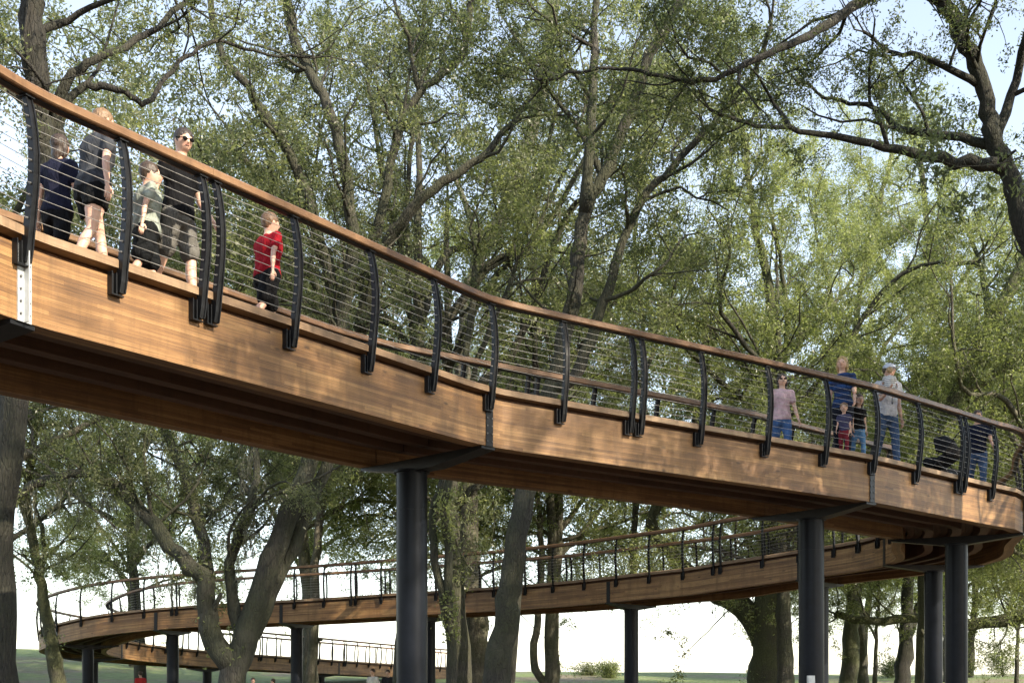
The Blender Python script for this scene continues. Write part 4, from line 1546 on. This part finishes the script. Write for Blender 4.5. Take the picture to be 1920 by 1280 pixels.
# the baby sits on the man's forearm against his chest
q = dad.matrix_basis @ Vector((0.10, 0.23, 1.13))
person(q, dad.rotation_euler.z + rad(150), 0.70, 'baby in a striped top held by the man in the cap', (0.66, 0.64, 0.60), (0.25, 0.26, 0.28), hair=(0.36, 0.24, 0.12), child=1.15,
       legs=((75, 70), (70, 70)), arms=((30, 15, 40), (35, 15, 40)), top_stripes=((0.22, 0.22, 0.24), 0.035), vox=0.012, group=GR, width=1.25)
# people on the lawn below, cut off by the lower edge of the picture
for px, Y_, H_, tc, lb, fc in ((264, 47, 1.62, (0.42, 0.03, 0.03), 'person in a red shirt under the lower ramp loop', 40), (474, 40, 1.5, (0.5, 0.1, 0.05), 'person in orange on the lawn below the many-stemmed tree', 200),
                               (514, 44, 1.42, (0.03, 0.03, 0.035), 'short person in black on the lawn below the ramp', 90), (700, 43, 1.74, (0.55, 0.52, 0.48), 'person in a pale shirt on the lawn left of the near column', 150),
                               (728, 44, 1.68, (0.03, 0.03, 0.035), 'person in black on the lawn nearest the near column', 170)):
    x = (px - 960) / FPX * Y_
    person((x, Y_, ground_z(x, Y_)), rad(fc), H_, lb, tc, (0.04, 0.05, 0.08), vox=0.024, detail=False, group='people on the lawn')


# ------------------------------------------------------------------ stroller
def stroller():
    p, h = spot(1765, 0.75)
    t = empty('stroller', p, h + rad(95))
    tag(t, 'black pram with a hooded canopy parked against the railing', 'stroller', None)
    blk, met = fab((0.012, 0.012, 0.013)), M['steel']
    # canopy: ribbed half dome
    vs, fs = [], []
    nu, nv = 8, 9
    for i in range(nu + 1):
        a = rad(-20) + i / nu * rad(125)
        rr = 0.335 * (1.0 if i % 2 == 0 else 0.965)
        for j in range(nv + 1):
            b_ = -math.pi / 2 + j / nv * math.pi
            wy = math.cos(b_) ** 0.45
            vs.append((math.sin(b_) * 0.23, -math.cos(a) * rr * wy, 0.66 + math.sin(a) * rr * wy))
    for i in range(nu):
        for j in range(nv):
            fs.append((i * (nv + 1) + j, i * (nv + 1) + j + 1, (i + 1) * (nv + 1) + j + 1, (i + 1) * (nv + 1) + j))
    b = MB(); b.add(vs, fs, None, False)
    o = b.build('canopy', blk, t)
    md = o.modifiers.new('thick', 'SOLIDIFY'); md.thickness = 0.012
    so = Solid()
    so.capsule([(0, -0.26, 0.60), (0, 0.02, 0.44), (0, 0.22, 0.50)], [0.17, 0.20, 0.15], 0.75, (1, 0, 0))
    link('seat', so.fuse('seat', blk, 0.02, 3), t)
    so = Solid()
    so.capsule([(0, -0.22, 0.24), (0, 0.14, 0.24)], [0.15, 0.15], 0.6, (1, 0, 0))
    link('basket', so.fuse('basket', blk, 0.02, 2), t)
    so = Solid()
    so.ball((0.16, 0.10, 0.30), 0.13, 0.19, 0.11)
    link('blanket', so.fuse('blanket', fab((0.62, 0.62, 0.68)), 0.02, 2), t)
    for sx in (-1, 1):
        MB().tube([(sx * 0.24, 0.34, 0.14), (sx * 0.24, 0.0, 0.42), (sx * 0.23, -0.36, 0.86), (sx * 0.22, -0.47, 0.98)], [0.013] * 4, 8).build('side_frame', met, t)
        MB().tube([(sx * 0.24, -0.32, 0.14), (sx * 0.24, -0.05, 0.45)], [0.013] * 2, 8).build('strut', met, t)
        for y_, r_ in ((0.34, 0.10), (-0.32, 0.13)):
            w_ = MB()
            w_.cyl((sx * 0.235, y_, r_), (sx * 0.285, y_, r_), r_, n=20)
            wh = w_.build('wheel', M['black_plastic'], t)
            w_ = MB(); w_.cyl((sx * 0.232, y_, r_), (sx * 0.289, y_, r_), r_ * 0.55, n=14); w_.build('hub', M['galv'], wh)
    MB().tube([(-0.22, -0.47, 0.98), (0.22, -0.47, 0.98)], [0.017] * 2, 8).build('handle', M['black_plastic'], t)


stroller()

# ------------------------------------------------------------------ small things
def electrical_box():
    base, rr = COLUMNS[1]
    cx, cy = base.x - 0.02, base.y - rr
    t = empty('electrical_box', (cx, cy, ground_z(cx, cy)))
    tag(t, 'small white electrical box fixed to the column under the middle of the walkway', 'electrical box')
    MB().box((-0.06, -0.06, 1.52), (0.12, 0.10, 0.26)).build('housing', M['white_plastic'], t)
    MB().box((-0.06, -0.115, 1.53), (0.10, 0.012, 0.22)).build('cover', M['white_plastic'], t)
    MB().tube([(-0.06, -0.03, 1.40), (-0.06, -0.03, 0.6), (-0.06, -0.03, -0.1)], [0.016] * 3, 8).build('conduit', M['galv'], t)


electrical_box()


def bush(px, Y_, h, w, label, leaf, n, seed):
    rng = np.random.default_rng(seed)
    x = (px - 960) / FPX * Y_
    z = ground_z(x, Y_)
    t = empty('bush', (x, Y_, z))
    tag(t, label, 'bush')
    b = MB()
    cs = []
    for k in range(14):
        a = rng.uniform(0, 6.28)
        e = np.array((math.cos(a) * w * rng.uniform(0.2, 1), math.sin(a) * w * rng.uniform(0.2, 1), h * rng.uniform(0.5, 1)))
        pts = [np.zeros(3), e * np.array((0.35, 0.35, 0.6)), e]
        b.tube(pts, [0.02, 0.012, 0.004], 5)
        u = rng.uniform(0.3, 1.05, n // 14)
        cs.append(np.outer(u, e) + rng.normal(0, w * 0.2, (n // 14, 3)))
    b.build('stems', M['bark'], t)
    c = np.concatenate(cs)
    c[:, 2] = np.abs(c[:, 2])
    link('foliage', leaf_mesh('foliage', c, 0.14, 0.07, M[leaf], rng), t)


bush(1145, 80, 1.1, 1.1, 'low yellow-green bush on the meadow left of the slim far column', 'leaf_bright', 2600, 3)
bush(1100, 84, 0.8, 1.3, 'low grey bush on the meadow beside the yellow-green one', 'leaf_grey', 2000, 4)
bush(1665, 86, 1.4, 1.2, 'small bush on the meadow between the right-hand columns', 'leaf_oak', 2400, 5)
bush(1880, 90, 2.2, 1.8, 'taller shrub on the meadow at the right edge', 'leaf_grey', 3200, 6)

bpy.data.scenes.remove(TMP)
